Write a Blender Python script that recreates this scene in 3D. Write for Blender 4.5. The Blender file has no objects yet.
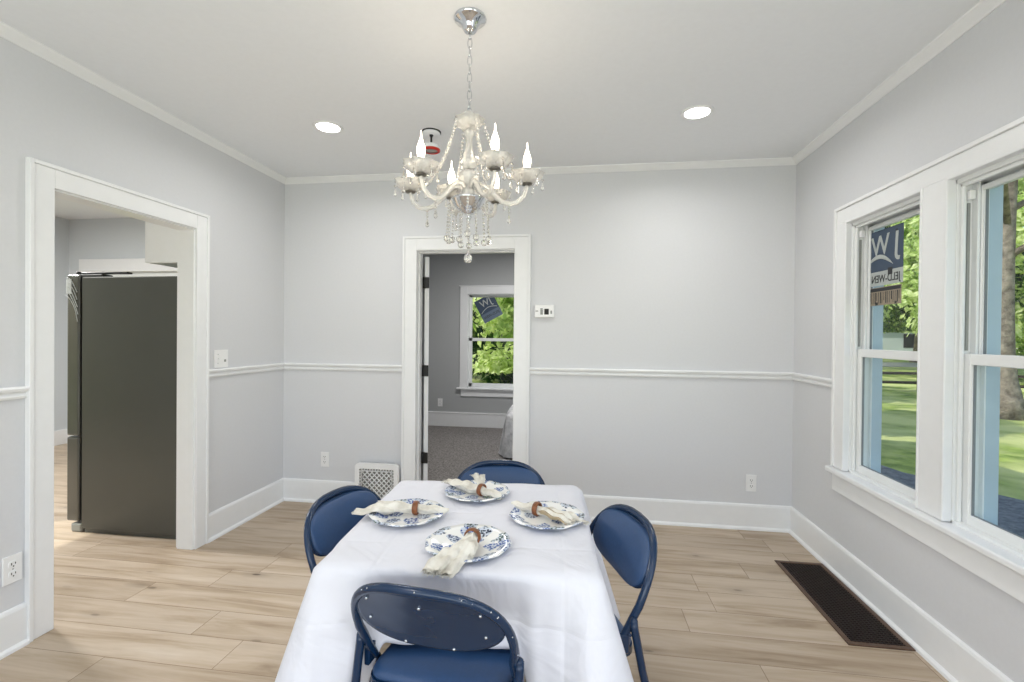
import bpy, bmesh, math, random
from mathutils import Vector, Matrix, Euler
PI = math.pi
SC = bpy.context.scene
COL = SC.collection
rnd = random.Random(7)

# ------------------------------------------------------------------ camera
def make_camera():
    cx, cy, cz, yaw, pit, rol, f, sy = 2.39685658, -3.55755624, 1.37192947, -0.138533737, -0.00723810367, 0.00964400094, 467.173458, -1.74952351
    F = Vector((math.sin(yaw), math.cos(yaw), 0)); R = Vector((math.cos(yaw), -math.sin(yaw), 0)); Z = Vector((0, 0, 1))
    Fw = F * math.cos(pit) + Z * math.sin(pit)
    U = -F * math.sin(pit) + Z * math.cos(pit)
    Rr = R * math.cos(rol) + U * math.sin(rol)
    Uu = -R * math.sin(rol) + U * math.cos(rol)
    cam = bpy.data.objects.new('camera', bpy.data.cameras.new('camera'))
    COL.objects.link(cam)
    m = Matrix((Rr, Uu, -Fw)).transposed().to_4x4()
    m.translation = Vector((cx, cy, cz))
    cam.matrix_world = m
    cam.data.sensor_width = 36; cam.data.lens = f / 1024 * 36
    cam.data.shift_y = sy / 1024
    cam.data.clip_start = .05; cam.data.clip_end = 500
    SC.camera = cam
make_camera()

# ------------------------------------------------------------------ sky, sun, lights, exposure
w = bpy.data.worlds.new('world'); SC.world = w; w.use_nodes = True
nt = w.node_tree; nt.nodes.clear()
sky = nt.nodes.new('ShaderNodeTexSky'); sky.sky_type = 'NISHITA'; sky.sun_disc = False
sky.sun_elevation = math.radians(40); sky.sun_rotation = math.radians(-90); sky.air_density = 1.2; sky.dust_density = 1.5
bg = nt.nodes.new('ShaderNodeBackground'); bg.inputs['Strength'].default_value = 0.28
out = nt.nodes.new('ShaderNodeOutputWorld')
nt.links.new(sky.outputs[0], bg.inputs[0]); nt.links.new(bg.outputs[0], out.inputs[0])

def light(name, kind, loc, rot, energy, color=(1, 1, 1), **kw):
    d = bpy.data.lights.new(name, kind); d.energy = energy; d.color = color
    for k, v in kw.items(): setattr(d, k, v)
    o = bpy.data.objects.new(name, d); COL.objects.link(o); o.location = loc; o.rotation_euler = rot
    return o
sun = light('sun', 'SUN', (0, 0, 20), (0, 0, 0), 3.6, (1, .95, .86), angle=.01)
sd = Vector((math.cos(math.radians(40)), .30, -math.sin(math.radians(40)))).normalized()   # travels towards +x
sun.rotation_euler = sd.to_track_quat('-Z', 'Y').to_euler()
# unseen area lamps added as fill, behind the camera and on its right
light('rear_fill_light', 'AREA', (1.9, -5.08, 1.35), (PI / 2 + .62, 0, 0), 46, (.97, .985, 1), shape='RECTANGLE', size=3.0, size_y=1.9)
light('right_fill_light', 'AREA', (3.86, -3.7, 1.35), (PI / 2, 0, PI / 2), 12, (.95, .98, 1), shape='RECTANGLE', size=1.2, size_y=1.4)
light('kitchen_fill_light', 'AREA', (-2.2, -.9, 2.70), (0, 0, 0), 90, (1, .99, .97), shape='DISK', size=.5)  # unseen fill lamp added to brighten the kitchen
light('bedroom_fill_light', 'AREA', (1.6, 1.7, 2.60), (0, 0, 0), 34, (1, .98, .96), shape='DISK', size=.4)  # added fill, no visible fixture, lifts the dim bedroom
SC.view_settings.view_transform = 'Standard'; SC.view_settings.look = 'None'
SC.view_settings.gamma = 1; SC.view_settings.use_curve_mapping = False
SC.view_settings.exposure = 0.08

# ------------------------------------------------------------------ materials
def lin(c):
    return tuple(((x / 255) / 12.92 if x / 255 <= .04045 else ((x / 255 + .055) / 1.055) ** 2.4) for x in c) + (1,)
class NT:
    def __init__(s, name):
        s.m = bpy.data.materials.new(name); s.m.use_nodes = True; s.t = s.m.node_tree
        s.b = s.t.nodes['Principled BSDF']; s.o = s.t.nodes['Material Output']
    def n(s, typ, **kw):
        x = s.t.nodes.new(typ)
        for k, v in kw.items():
            if k.startswith('_'): setattr(x, k[1:], v)
            else: x.inputs[k.replace('__', ' ')].default_value = v
        return x
    def l(s, a, b): s.t.links.new(a, b)
    def coord(s, scale=(1, 1, 1), rot=(0, 0, 0), out='Object'):
        c = s.n('ShaderNodeTexCoord'); mp = s.n('ShaderNodeMapping'); mp.inputs['Scale'].default_value = scale; mp.inputs['Rotation'].default_value = rot
        s.l(c.outputs[out], mp.inputs['Vector']); return mp.outputs['Vector']
    def ramp(s, fac, stops):
        r = s.n('ShaderNodeValToRGB'); e = r.color_ramp.elements
        while len(e) < len(stops): e.new(.5)
        for i, (p, c) in enumerate(stops): e[i].position = p; e[i].color = c
        s.l(fac, r.inputs['Fac']); return r.outputs['Color']
    def bump(s, h, strength=.2, dist=.01):
        b = s.n('ShaderNodeBump'); b.inputs['Strength'].default_value = strength; b.inputs['Distance'].default_value = dist
        s.l(h, b.inputs['Height']); s.l(b.outputs['Normal'], s.b.inputs['Normal'])
    def mix(s, f, a, b, mode='MIX'):
        m = s.n('ShaderNodeMix', _data_type='RGBA', _blend_type=mode)
        for sock, v in ((m.inputs['Factor'], f), (m.inputs[6], a), (m.inputs[7], b)):
            if hasattr(v, 'is_linked'): s.l(v, sock)
            else: sock.default_value = v
        return m.outputs[2]
    def math(s, op, a, b=0, c=0):
        m = s.n('ShaderNodeMath', _operation=op)
        for i, v in enumerate((a, b, c)):
            if hasattr(v, 'is_linked'): s.l(v, m.inputs[i])
            else: m.inputs[i].default_value = v
        return m.outputs[0]

def paint(name, rgb, rough=.5, var=.03, bump=.05, scale=30, metallic=0, spec=.5):
    k = NT(name); v = k.coord()
    no = k.n('ShaderNodeTexNoise', Scale=scale, Detail=3.0); k.l(v, no.inputs['Vector'])
    c = lin(rgb); d = tuple(x * (1 - var) for x in c[:3]) + (1,); e = tuple(min(1, x * (1 + var)) for x in c[:3]) + (1,)
    k.l(k.ramp(no.outputs['Fac'], [(.3, d), (.7, e)]), k.b.inputs['Base Color'])
    k.b.inputs['Roughness'].default_value = rough; k.b.inputs['Metallic'].default_value = metallic
    k.b.inputs['Specular IOR Level'].default_value = spec
    if bump: k.bump(no.outputs['Fac'], bump, .003)
    return k.m

M = {}
M['wall'] = paint('wall_paint', (216, 217, 220), .55, .01, .04, 60)
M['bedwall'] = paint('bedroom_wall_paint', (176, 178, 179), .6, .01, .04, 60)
M['kitwall'] = paint('kitchen_wall_paint', (210, 215, 219), .6, .01, .04, 60)
M['ceil'] = paint('ceiling_paint', (238, 240, 243), .7, .01, .05, 40)
M['trim'] = paint('white_trim_paint', (238, 239, 240), .32, .01, .02, 20)
M['plastic'] = paint('white_plastic', (240, 240, 240), .3, .01, 0)
M['vinyl'] = paint('white_window_vinyl', (236, 238, 238), .3, .01, 0)
M['black'] = paint('black_metal', (16, 16, 16), .35, .05, 0)
M['dark'] = paint('dark_slot', (20, 20, 20), .6, .05, 0)
M['gasket'] = paint('grey_gasket', (128, 132, 136), .6, .03, 0)
M['greyplastic'] = paint('grey_plastic', (150, 152, 148), .4, .02, 0)
M['fridge'] = paint('dark_slate_steel', (86, 87, 83), .36, .03, .02, 3, .35)
M['fridge_door'] = paint('brushed_slate_door', (104, 104, 100), .25, .03, 0, 4, .6)
M['chrome'] = paint('chrome', (215, 217, 220), .07, .01, 0, 5, 1)
M['pewter'] = paint('pewter_socket', (120, 116, 108), .3, .03, 0, 5, .9)
M['blue'] = paint('navy_enamel', (16, 42, 72), .24, .05, .02, 25)
M['bluevinyl'] = paint('navy_vinyl_pad', (40, 70, 110), .42, .05, .1, 120)
M['rivet'] = paint('steel_screw', (200, 205, 210), .25, .02, 0, 10, .8)
M['rubber'] = paint('black_rubber', (22, 22, 24), .7, .03, 0)
M['steel'] = paint('grey_table_steel', (120, 122, 126), .35, .03, 0, 8, .6)
M['rust'] = paint('register_brown_metal', (98, 76, 62), .45, .12, .1, 50, .4)
M['rustdark'] = paint('register_dark_slats', (44, 32, 28), .5, .12, .1, 50, .3)
M['red'] = paint('red_plastic', (190, 40, 28), .35, .03, 0)
M['teal'] = paint('pale_blue_exterior_paint', (188, 204, 216), .35, .03, .05, 8)
M['siding'] = paint('house_siding', (190, 196, 200), .6, .03, .05, 8)
M['oakring'] = paint('orange_brown_wood', (122, 72, 38), .35, .35, .1, 60)
def m_cloth():
    k = NT('white_table_linen'); v = k.coord()
    n1 = k.n('ShaderNodeTexNoise', Scale=4.5, Detail=3.0, Distortion=1.2); k.l(v, n1.inputs['Vector'])
    n2 = k.n('ShaderNodeTexNoise', Scale=300.0, Detail=2.0); k.l(v, n2.inputs['Vector'])
    sx = k.n('ShaderNodeSeparateXYZ'); k.l(v, sx.inputs[0])
    cr = None
    for ax in 'XYZ':      # pressed fold lines
        f = k.math('ABSOLUTE', k.math('SUBTRACT', k.math('FRACT', k.math('ADD', k.math('DIVIDE', sx.outputs[ax], .27), .37)), .5))
        g_ = k.math('MINIMUM', k.math('MULTIPLY', f, 26), 1); cr = g_ if cr is None else k.math('MULTIPLY', cr, g_)
    k.b.inputs['Base Color'].default_value = lin((222, 222, 229)); k.b.inputs['Roughness'].default_value = .7; k.b.inputs['Specular IOR Level'].default_value = .25
    h = k.math('ADD', k.math('MULTIPLY', n1.outputs['Fac'], 1.6), k.math('ADD', k.math('MULTIPLY', cr, .12), k.math('MULTIPLY', n2.outputs['Fac'], .02)))
    k.bump(h, .55, .02); return k.m
M['cloth'] = m_cloth()
M['sticker_navy'] = paint('sticker_navy', (58, 74, 96), .5, .05, 0)
M['sticker_pale'] = paint('sticker_pale_print', (176, 182, 180), .5, .04, 0)
M['sticker_beige'] = paint('sticker_beige', (150, 138, 120), .5, .08, 0)
M['sticker_ink'] = paint('sticker_ink', (40, 42, 46), .5, .04, 0)
M['fence'] = paint('weathered_fence_wood', (70, 58, 48), .8, .2, .2, 10)
M['roofing'] = paint('roof_shingle', (92, 92, 98), .9, .1, .2, 10)
M['asphalt'] = paint('pale_road', (190, 190, 184), .9, .06, .1, 4)
M['film'] = paint('clear_packing_film', (225, 230, 232), .15, .05, .3, 40)

def m_glass():
    k = NT('window_glass'); t = k.n('ShaderNodeBsdfTransparent'); t.inputs[0].default_value = (.96, .98, .975, 1)
    g = k.n('ShaderNodeBsdfGlossy', Roughness=.02); lw = k.n('ShaderNodeLayerWeight', Blend=.5); mx = k.n('ShaderNodeMixShader')
    fr = k.math('ADD', k.math('MULTIPLY', k.math('POWER', lw.outputs['Facing'], 5.0), .6), .02)
    k.l(fr, mx.inputs[0]); k.l(t.outputs[0], mx.inputs[1]); k.l(g.outputs[0], mx.inputs[2]); k.l(mx.outputs[0], k.o.inputs['Surface']); return k.m
M['glass'] = m_glass()
def m_crystal(name, tr, ro, bu):
    k = NT(name); k.b.inputs['Base Color'].default_value = (1, .975, .93, 1); k.b.inputs['Roughness'].default_value = ro
    k.b.inputs['Transmission Weight'].default_value = tr; k.b.inputs['IOR'].default_value = 1.5
    k.b.inputs['Coat Weight'].default_value = .3
    v = k.coord(); no = k.n('ShaderNodeTexVoronoi', Scale=90.0); k.l(v, no.inputs['Vector']); k.bump(no.outputs['Distance'], bu, .004)
    return k.m
M['crystal'] = m_crystal('crystal', .58, .05, .55)
M['clear'] = m_crystal('clear_crystal', .96, .0, .15)
def emit(name, col, s):
    k = NT(name); k.b.inputs['Base Color'].default_value = (.9, .9, .9, 1)
    k.b.inputs['Emission Color'].default_value = col; k.b.inputs['Emission Strength'].default_value = s; return k.m
M['bulb'] = emit('candle_bulb_glow', (1, .86, .66, 1), 9)
M['lens'] = emit('downlight_lens', (1, .99, .97, 1), 14)

def m_floor():
    k = NT('oak_plank_floor'); v = k.coord(out='Object')
    sx = k.n('ShaderNodeSeparateXYZ'); k.l(v, sx.inputs[0])
    PW, PL = .185, 1.25
    row = k.math('FLOOR', k.math('DIVIDE', sx.outputs['Y'], PW))
    wn = k.n('ShaderNodeTexWhiteNoise', _noise_dimensions='1D'); k.l(row, wn.inputs['W'])
    xo = k.math('ADD', k.math('DIVIDE', sx.outputs['X'], PL), wn.outputs['Value'])
    colx = k.math('FLOOR', xo)
    cb = k.n('ShaderNodeCombineXYZ'); k.l(row, cb.inputs[0]); k.l(colx, cb.inputs[1])
    wp = k.n('ShaderNodeTexWhiteNoise', _noise_dimensions='3D'); k.l(cb.outputs[0], wp.inputs['Vector'])
    # grain coordinates shifted per plank
    va = k.n('ShaderNodeVectorMath', _operation='MULTIPLY'); k.l(wp.outputs['Color'], va.inputs[0]); va.inputs[1].default_value = (7, 11, 5)
    vb = k.n('ShaderNodeVectorMath', _operation='ADD'); k.l(v, vb.inputs[0]); k.l(va.outputs[0], vb.inputs[1])
    def st(sc): 
        q = k.n('ShaderNodeVectorMath', _operation='MULTIPLY'); k.l(vb.outputs[0], q.inputs[0]); q.inputs[1].default_value = sc; return q.outputs[0]
    n1 = k.n('ShaderNodeTexNoise', Scale=1.0, Detail=5.0, Roughness=.6, Distortion=.6); k.l(st((1.3, 13, 1)), n1.inputs['Vector'])
    n2 = k.n('ShaderNodeTexNoise', Scale=1.0, Detail=3.0, Roughness=.7); k.l(st((6, 110, 1)), n2.inputs['Vector'])
    base = k.ramp(n1.outputs['Fac'], [(.25, lin((140, 120, 100))), (.40, lin((182, 164, 142))), (.56, lin((202, 186, 167))), (.78, lin((214, 201, 185)))])
    base = k.mix(k.math('MULTIPLY', n2.outputs['Fac'], .35), base, lin((176, 152, 124)), 'MIX')
    tone = k.ramp(wp.outputs['Value'], [(0, (.86, .85, .84, 1)), (1, (1.0, 1.0, 1.0, 1))])
    base = k.mix(1.0, base, tone, 'MULTIPLY')
    # knots
    vo = k.n('ShaderNodeTexVoronoi', Scale=1.0, Randomness=1.0); k.l(st((2.3, 6.5, .01)), vo.inputs['Vector'])
    kn = k.ramp(vo.outputs['Distance'], [(.0, (1, 1, 1, 1)), (.045, (.9, .9, .9, 1)), (.075, (.3, .3, .3, 1)), (.27, (0, 0, 0, 1))])
    ks = k.n('ShaderNodeSeparateColor'); k.l(vo.outputs['Color'], ks.inputs[0])
    kn = k.math('MULTIPLY', kn, k.math('MULTIPLY', k.math('POWER', ks.outputs[0], .7), 1.0))
    base = k.mix(kn, base, lin((66, 48, 36)))
    # seams
    fy = k.math('FRACT', k.math('DIVIDE', sx.outputs['Y'], PW)); fx = k.math('FRACT', xo)
    s1 = k.math('LESS_THAN', fy, .013); s2 = k.math('LESS_THAN', fx, .0022)
    seam = k.math('MAXIMUM', s1, s2)
    base = k.mix(k.math('MULTIPLY', seam, .85), base, lin((112, 88, 64)))
    k.l(base, k.b.inputs['Base Color'])
    k.b.inputs['Roughness'].default_value = .42; k.b.inputs['Specular IOR Level'].default_value = .35

    k.bump(k.math('SUBTRACT', n2.outputs['Fac'], k.math('MULTIPLY', seam, 2)), .12, .002)
    return k.m
M['floor'] = m_floor()
def m_noise(name, c1, c2, scale, rough=.9, bump=.5, dist=.02, detail=6, c3=None, big=None):
    k = NT(name); v = k.coord()
    no = k.n('ShaderNodeTexNoise', Scale=scale, Detail=float(detail), Roughness=.7); k.l(v, no.inputs['Vector'])
    col = k.ramp(no.outputs['Fac'], [(.35, lin(c1)), (.65, lin(c2))])
    if big:
        nb = k.n('ShaderNodeTexNoise', Scale=big, Detail=3.0); k.l(v, nb.inputs['Vector'])
        col = k.mix(k.ramp(nb.outputs['Fac'], [(.4, (0, 0, 0, 1)), (.6, (1, 1, 1, 1))]), col, lin(c3))
    k.l(col, k.b.inputs['Base Color']); k.b.inputs['Roughness'].default_value = rough; k.b.inputs['Specular IOR Level'].default_value = .2
    if bump: k.bump(no.outputs['Fac'], bump, dist)
    return k.m
M['carpet'] = m_noise('grey_carpet', (96, 92, 90), (168, 163, 160), 60, 1, .8, .02, 6)
M['grass'] = m_noise('lawn_grass', (88, 116, 46), (178, 194, 100), 2.2, 1, .8, .08, 12, (204, 208, 138), .8)
M['gravel'] = m_noise('gravel_and_shade', (96, 100, 108), (150, 152, 154), 14, 1, .8, .05, 10)
M['bark'] = m_noise('oak_bark', (96, 86, 78), (170, 158, 144), 5, 1, 1, .08, 8)
M['bedding'] = m_noise('grey_white_bedding', (172, 173, 176), (232, 232, 234), 7, .9, .6, .03, 5)
def m_leaf(name, cols, scale=1.2):
    k = NT(name); v = k.coord(); wn = k.n('ShaderNodeTexNoise', Scale=scale, Detail=2.0); k.l(v, wn.inputs['Vector'])
    n2 = k.n('ShaderNodeTexNoise', Scale=9.0, Detail=1.0); k.l(v, n2.inputs['Vector'])
    f = k.math('ADD', k.math('MULTIPLY', wn.outputs['Fac'], .5), k.math('MULTIPLY', n2.outputs['Fac'], .5))
    c = k.ramp(f, [(.36, lin(cols[0])), (.5, lin(cols[1])), (.64, lin(cols[2]))]); k.l(c, k.b.inputs['Base Color']); k.b.inputs['Roughness'].default_value = .5
    tr = k.n('ShaderNodeBsdfTranslucent'); k.l(c, tr.inputs[0]); mx = k.n('ShaderNodeMixShader'); mx.inputs[0].default_value = .5
    k.l(k.b.outputs[0], mx.inputs[1]); k.l(tr.outputs[0], mx.inputs[2]); k.l(mx.outputs[0], k.o.inputs['Surface']); return k.m
M['leaf'] = m_leaf('green_leaves', [(38, 72, 24), (92, 132, 48), (178, 200, 100)])
M['leafpale'] = m_leaf('pale_maple_leaves', [(132, 168, 70), (206, 224, 140), (240, 246, 200)])
M['leafdark'] = m_leaf('dark_leaves', [(22, 44, 22), (44, 80, 34), (104, 138, 66)])
def m_plate():
    k = NT('blue_floral_china'); v = k.coord()
    vo = k.n('ShaderNodeTexVoronoi', Scale=19.0, Randomness=.75); k.l(v, vo.inputs['Vector'])
    v2 = k.n('ShaderNodeTexVoronoi', Scale=120.0); k.l(v, v2.inputs['Vector'])
    no = k.n('ShaderNodeTexNoise', Scale=55.0, Detail=4.0); k.l(v, no.inputs['Vector'])
    d = k.math('ADD', vo.outputs['Distance'], k.math('MULTIPLY', k.math('SUBTRACT', no.outputs['Fac'], .5), .5))
    mask = k.ramp(d, [(.50, (1, 1, 1, 1)), (.55, (0, 0, 0, 1))])
    sep = k.n('ShaderNodeSeparateColor'); k.l(vo.outputs['Color'], sep.inputs[0])
    flo = k.ramp(sep.outputs[0], [(.0, lin((28, 44, 84))), (.4, lin((48, 80, 156))), (.6, lin((30, 42, 66))), (.85, lin((44, 74, 56)))])
    inner = k.ramp(v2.outputs['Distance'], [(.34, (0, 0, 0, 1)), (.62, (1, 1, 1, 1))])
    c = k.mix(inner, flo, lin((206, 214, 226)))
    keep = k.math('LESS_THAN', sep.outputs[1], .86)
    c = k.mix(k.math('MULTIPLY', mask, keep), lin((240, 239, 236)), c)
    k.l(c, k.b.inputs['Base Color']); k.b.inputs['Roughness'].default_value = .12; return k.m
M['plate'] = m_plate()
def m_napkin():
    k = NT('cream_linen_napkin'); v = k.coord()
    w1 = k.n('ShaderNodeTexWave', Scale=120.0, Distortion=1.5); k.l(v, w1.inputs['Vector'])
    no = k.n('ShaderNodeTexNoise', Scale=26.0, Detail=3.0); k.l(v, no.inputs['Vector'])
    k.l(k.ramp(no.outputs['Fac'], [(.35, lin((206, 200, 188))), (.6, lin((232, 228, 218)))]), k.b.inputs['Base Color'])
    k.b.inputs['Roughness'].default_value = .9; k.b.inputs['Specular IOR Level'].default_value = .1
    k.bump(k.math('ADD', k.math('MULTIPLY', w1.outputs['Fac'], .3), no.outputs['Fac']), .35, .004); return k.m
M['napkin'] = m_napkin()
M['napkin_tan'] = paint('tan_napkin_lining', (176, 158, 128), .9, .1, .2, 40)

# ------------------------------------------------------------------ geometry helpers
class MB:
    def __init__(s): s.bm = bmesh.new(); s.mi = 0
    def box(s, x0, x1, y0, y1, z0, z1, bev=0, seg=1, mat=None):
        b = bmesh.new()
        vs = [b.verts.new((x, y, z)) for z in (z0, z1) for y in (y0, y1) for x in (x0, x1)]
        for f in ((0, 2, 3, 1), (4, 5, 7, 6), (0, 1, 5, 4), (2, 6, 7, 3), (0, 4, 6, 2), (1, 3, 7, 5)): b.faces.new([vs[i] for i in f])
        if bev: bmesh.ops.bevel(b, geom=list(b.edges), offset=bev, segments=seg, affect='EDGES', profile=.5)
        if mat is not None: b.transform(mat)
        s._merge(b); return s
    def _merge(s, b):
        bmesh.ops.recalc_face_normals(b, faces=b.faces)
        vm = {v: s.bm.verts.new(v.co) for v in b.verts}
        for f in b.faces:
            try:
                nf = s.bm.faces.new([vm[v] for v in f.verts]); nf.smooth = f.smooth; nf.material_index = s.mi
            except ValueError: pass
        b.free()
    def tube(s, pts, r, n=10, closed=False, cap=True, flat=None):
        b = bmesh.new(); pts = [Vector(p) for p in pts]; N = len(pts)
        rr = r if isinstance(r, (list, tuple)) else [r] * N
        rings = []; up = None
        for i, p in enumerate(pts):
            if closed: t = (pts[(i + 1) % N] - pts[i - 1])
            else: t = pts[min(i + 1, N - 1)] - pts[max(i - 1, 0)]
            t = t.normalized()
            if up is None:
                up = Vector((0, 0, 1)) if abs(t.z) < .9 else Vector((1, 0, 0))
            a = t.cross(up).normalized(); c = a.cross(t).normalized(); up = c
            rings.append([b.verts.new(p + (a * math.cos(2 * PI * j / n) + c * math.sin(2 * PI * j / n) * (flat or 1)) * rr[i]) for j in range(n)])
        for i in range(N if closed else N - 1):
            A, B = rings[i], rings[(i + 1) % N]
            for j in range(n):
                f = b.faces.new((A[j], A[(j + 1) % n], B[(j + 1) % n], B[j])); f.smooth = True
        if cap and not closed:
            b.faces.new(rings[0][::-1]); b.faces.new(rings[-1])
        s._merge(b); return s
    def lathe(s, prof, n=24, c=(0, 0, 0), mat=None, smooth=True, wob=None):
        b = bmesh.new(); rings = []
        for (r, z) in prof:
            if r < 1e-6: rings.append([b.verts.new((0, 0, z))])
            else:
                ring = []
                for j in range(n):
                    a = 2 * PI * j / n; q = r * (1 + (wob(a, r, z) if wob else 0)); ring.append(b.verts.new((q * math.cos(a), q * math.sin(a), z)))
                rings.append(ring)
        for A, B in zip(rings, rings[1:]):
            for j in range(n):
                k = (j + 1) % n
                if len(A) == 1 and len(B) == 1: continue
                if len(A) == 1: f = b.faces.new((A[0], B[k], B[j]))
                elif len(B) == 1: f = b.faces.new((A[j], A[k], B[0]))
                else: f = b.faces.new((A[j], A[k], B[k], B[j]))
                f.smooth = smooth
        T = Matrix.Translation(Vector(c))
        b.transform(T @ mat if mat is not None else T)
        s._merge(b); return s
    def ball(s, c, r, n=8, sz=1, smooth=True):
        m = max(4, n // 2 + 1)
        s.lathe([(r * math.sin(PI * i / m), -r * sz * math.cos(PI * i / m)) for i in range(m + 1)], n, c, smooth=smooth); return s
    def prism(s, poly, d0, d1, axis='z', bev=0, smooth=False):
        """poly in 2D extruded; axis z: (x,y); axis x: (y,z); axis y: (x,z)"""
        b = bmesh.new()
        def P(p, d): return {'z': (p[0], p[1], d), 'x': (d, p[0], p[1]), 'y': (p[0], d, p[1])}[axis]
        A = [b.verts.new(P(p, d0)) for p in poly]; B = [b.verts.new(P(p, d1)) for p in poly]; n = len(poly)
        b.faces.new(A[::-1]); b.faces.new(B)
        for i in range(n):
            f = b.faces.new((A[i], A[(i + 1) % n], B[(i + 1) % n], B[i])); f.smooth = smooth
        if bev: bmesh.ops.bevel(b, geom=list(b.edges), offset=bev, segments=2, affect='EDGES')
        s._merge(b); return s
    def grid(s, fn, nu, nv, closed_u=False, smooth=True):
        vs = [[s.bm.verts.new(fn(i / (nu if closed_u else nu - 1), j / (nv - 1))) for j in range(nv)] for i in range(nu)]
        for i in range(nu if closed_u else nu - 1):
            for j in range(nv - 1):
                f = s.bm.faces.new((vs[i][j], vs[(i + 1) % nu][j], vs[(i + 1) % nu][j + 1], vs[i][j + 1])); f.smooth = smooth; f.material_index = s.mi
        return s
    def build(s, name, mat, parent=None, loc=None, rot=None):
        me = bpy.data.meshes.new(name); s.bm.to_mesh(me); s.bm.free()
        for m in (mat if isinstance(mat, list) else [mat]): me.materials.append(m)
        o = bpy.data.objects.new(name, me); COL.objects.link(o)
        if parent: o.parent = parent
        if loc: o.location = loc
        if rot: o.rotation_euler = rot
        return o
def tag(o, label, cat, group=None, kind=None):
    o['label'] = label; o['category'] = cat
    if group: o['group'] = group
    if kind: o['kind'] = kind
    return o
def struct(o, label=None, cat=None):
    o['kind'] = 'structure'
    if label: o['label'] = label
    if cat: o['category'] = cat
    return o
def thing(name, label, cat, loc=(0, 0, 0), rz=0, group=None):
    o = bpy.data.objects.new(name, None); COL.objects.link(o); o.location = loc; o.rotation_euler = (0, 0, rz); o.empty_display_size = .1
    return tag(o, label, cat, group)
def kids(o): return [c for c in bpy.data.objects if c.parent == o]
def copy_tree(o, label=None, loc=None, rz=None, parent=None):
    c = o.copy(); COL.objects.link(c); c.parent = parent
    if label: c['label'] = label
    if loc is not None: c.location = loc
    if rz is not None: c.rotation_euler = (0, 0, rz)
    for k in kids(o): copy_tree(k, parent=c)
    return c
def subsurf(o, n=1):
    m = o.modifiers.new('subdivision', 'SUBSURF'); m.levels = n; m.render_levels = n; return o
def text_mesh(s, size, name, mat, parent, to_world, depth=.0006, bold=0):
    """text centred at the origin in local xy, mapped by matrix"""
    cu = bpy.data.curves.new(name, 'FONT'); cu.body = s; cu.size = size; cu.align_x = 'CENTER'; cu.align_y = 'CENTER'; cu.extrude = depth; cu.offset = bold
    t = bpy.data.objects.new(name, cu); COL.objects.link(t)
    bpy.context.view_layer.update()
    me = bpy.data.meshes.new_from_object(t.evaluated_get(bpy.context.evaluated_depsgraph_get()))
    bpy.data.objects.remove(t); bpy.data.curves.remove(cu)
    me.transform(to_world); me.materials.clear(); me.materials.append(mat); me.name = name
    o = bpy.data.objects.new(name, me); COL.objects.link(o); o.parent = parent
    return o

# ------------------------------------------------------------------ room shell
W = 3.92; CH = 2.64; REAR = -5.0
# walls
b = MB()
b.box(0, 1.13, 0, .12, 0, CH); b.box(1.93, W, 0, .12, 0, CH); b.box(1.13, 1.93, 0, .12, 2.045, CH)
struct(b.build('wall_back', M['wall']), 'pale grey back wall with a bedroom doorway', 'wall')
b = MB()
b.box(-.105, 0, REAR, -1.722, 0, CH); b.box(-.105, 0, -.912, .12, 0, CH); b.box(-.105, 0, -1.722, -.912, 2.03, CH)
struct(b.build('wall_left', M['wall']), 'pale grey left wall with an opening to the kitchen', 'wall')
WX1 = 4.05
Y1a, Y1b, Y2a, Y2b = -.660, -1.262, -1.392, -1.99
WZ0, WZ1 = .61, 2.04
Y3a, Y3b = -3.1, -4.3
b = MB()
b.box(W, WX1, Y1a, .12, 0, CH); b.box(W, WX1, Y2a, Y1b, 0, CH); b.box(W, WX1, Y3a, Y2b, 0, CH); b.box(W, WX1, REAR, Y3b, 0, CH)
for (p, q) in ((Y1b, Y1a), (Y2b, Y2a), (Y3b, Y3a)): b.box(W, WX1, p, q, 0, WZ0); b.box(W, WX1, p, q, WZ1, CH)
struct(b.build('wall_right', M['wall']), 'pale grey right wall with a pair of double hung windows', 'wall')
b = MB()
b.box(-.17, .35, REAR - .12, REAR, 0, CH); b.box(3.45, WX1, REAR - .12, REAR, 0, CH); b.box(.35, 3.45, REAR - .12, REAR, 0, .38); b.box(.35, 3.45, REAR - .12, REAR, 2.32, CH)
struct(b.build('wall_rear', M['wall']), 'wall behind the viewer with an added window opening', 'wall')
b = MB(); b.box(-.05, W + .05, REAR - .1, .05, CH, CH + .1)
struct(b.build('ceiling', M['ceil']), 'flat off white ceiling', 'ceiling')
b = MB(); b.box(-3.95, WX1, -5.12, 0.06, -.12, 0); b.box(-3.95, -.17, 0.06, 1.5, -.12, 0)
struct(b.build('floor', M['floor']), 'light oak plank floor running into the kitchen', 'floor')

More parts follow.
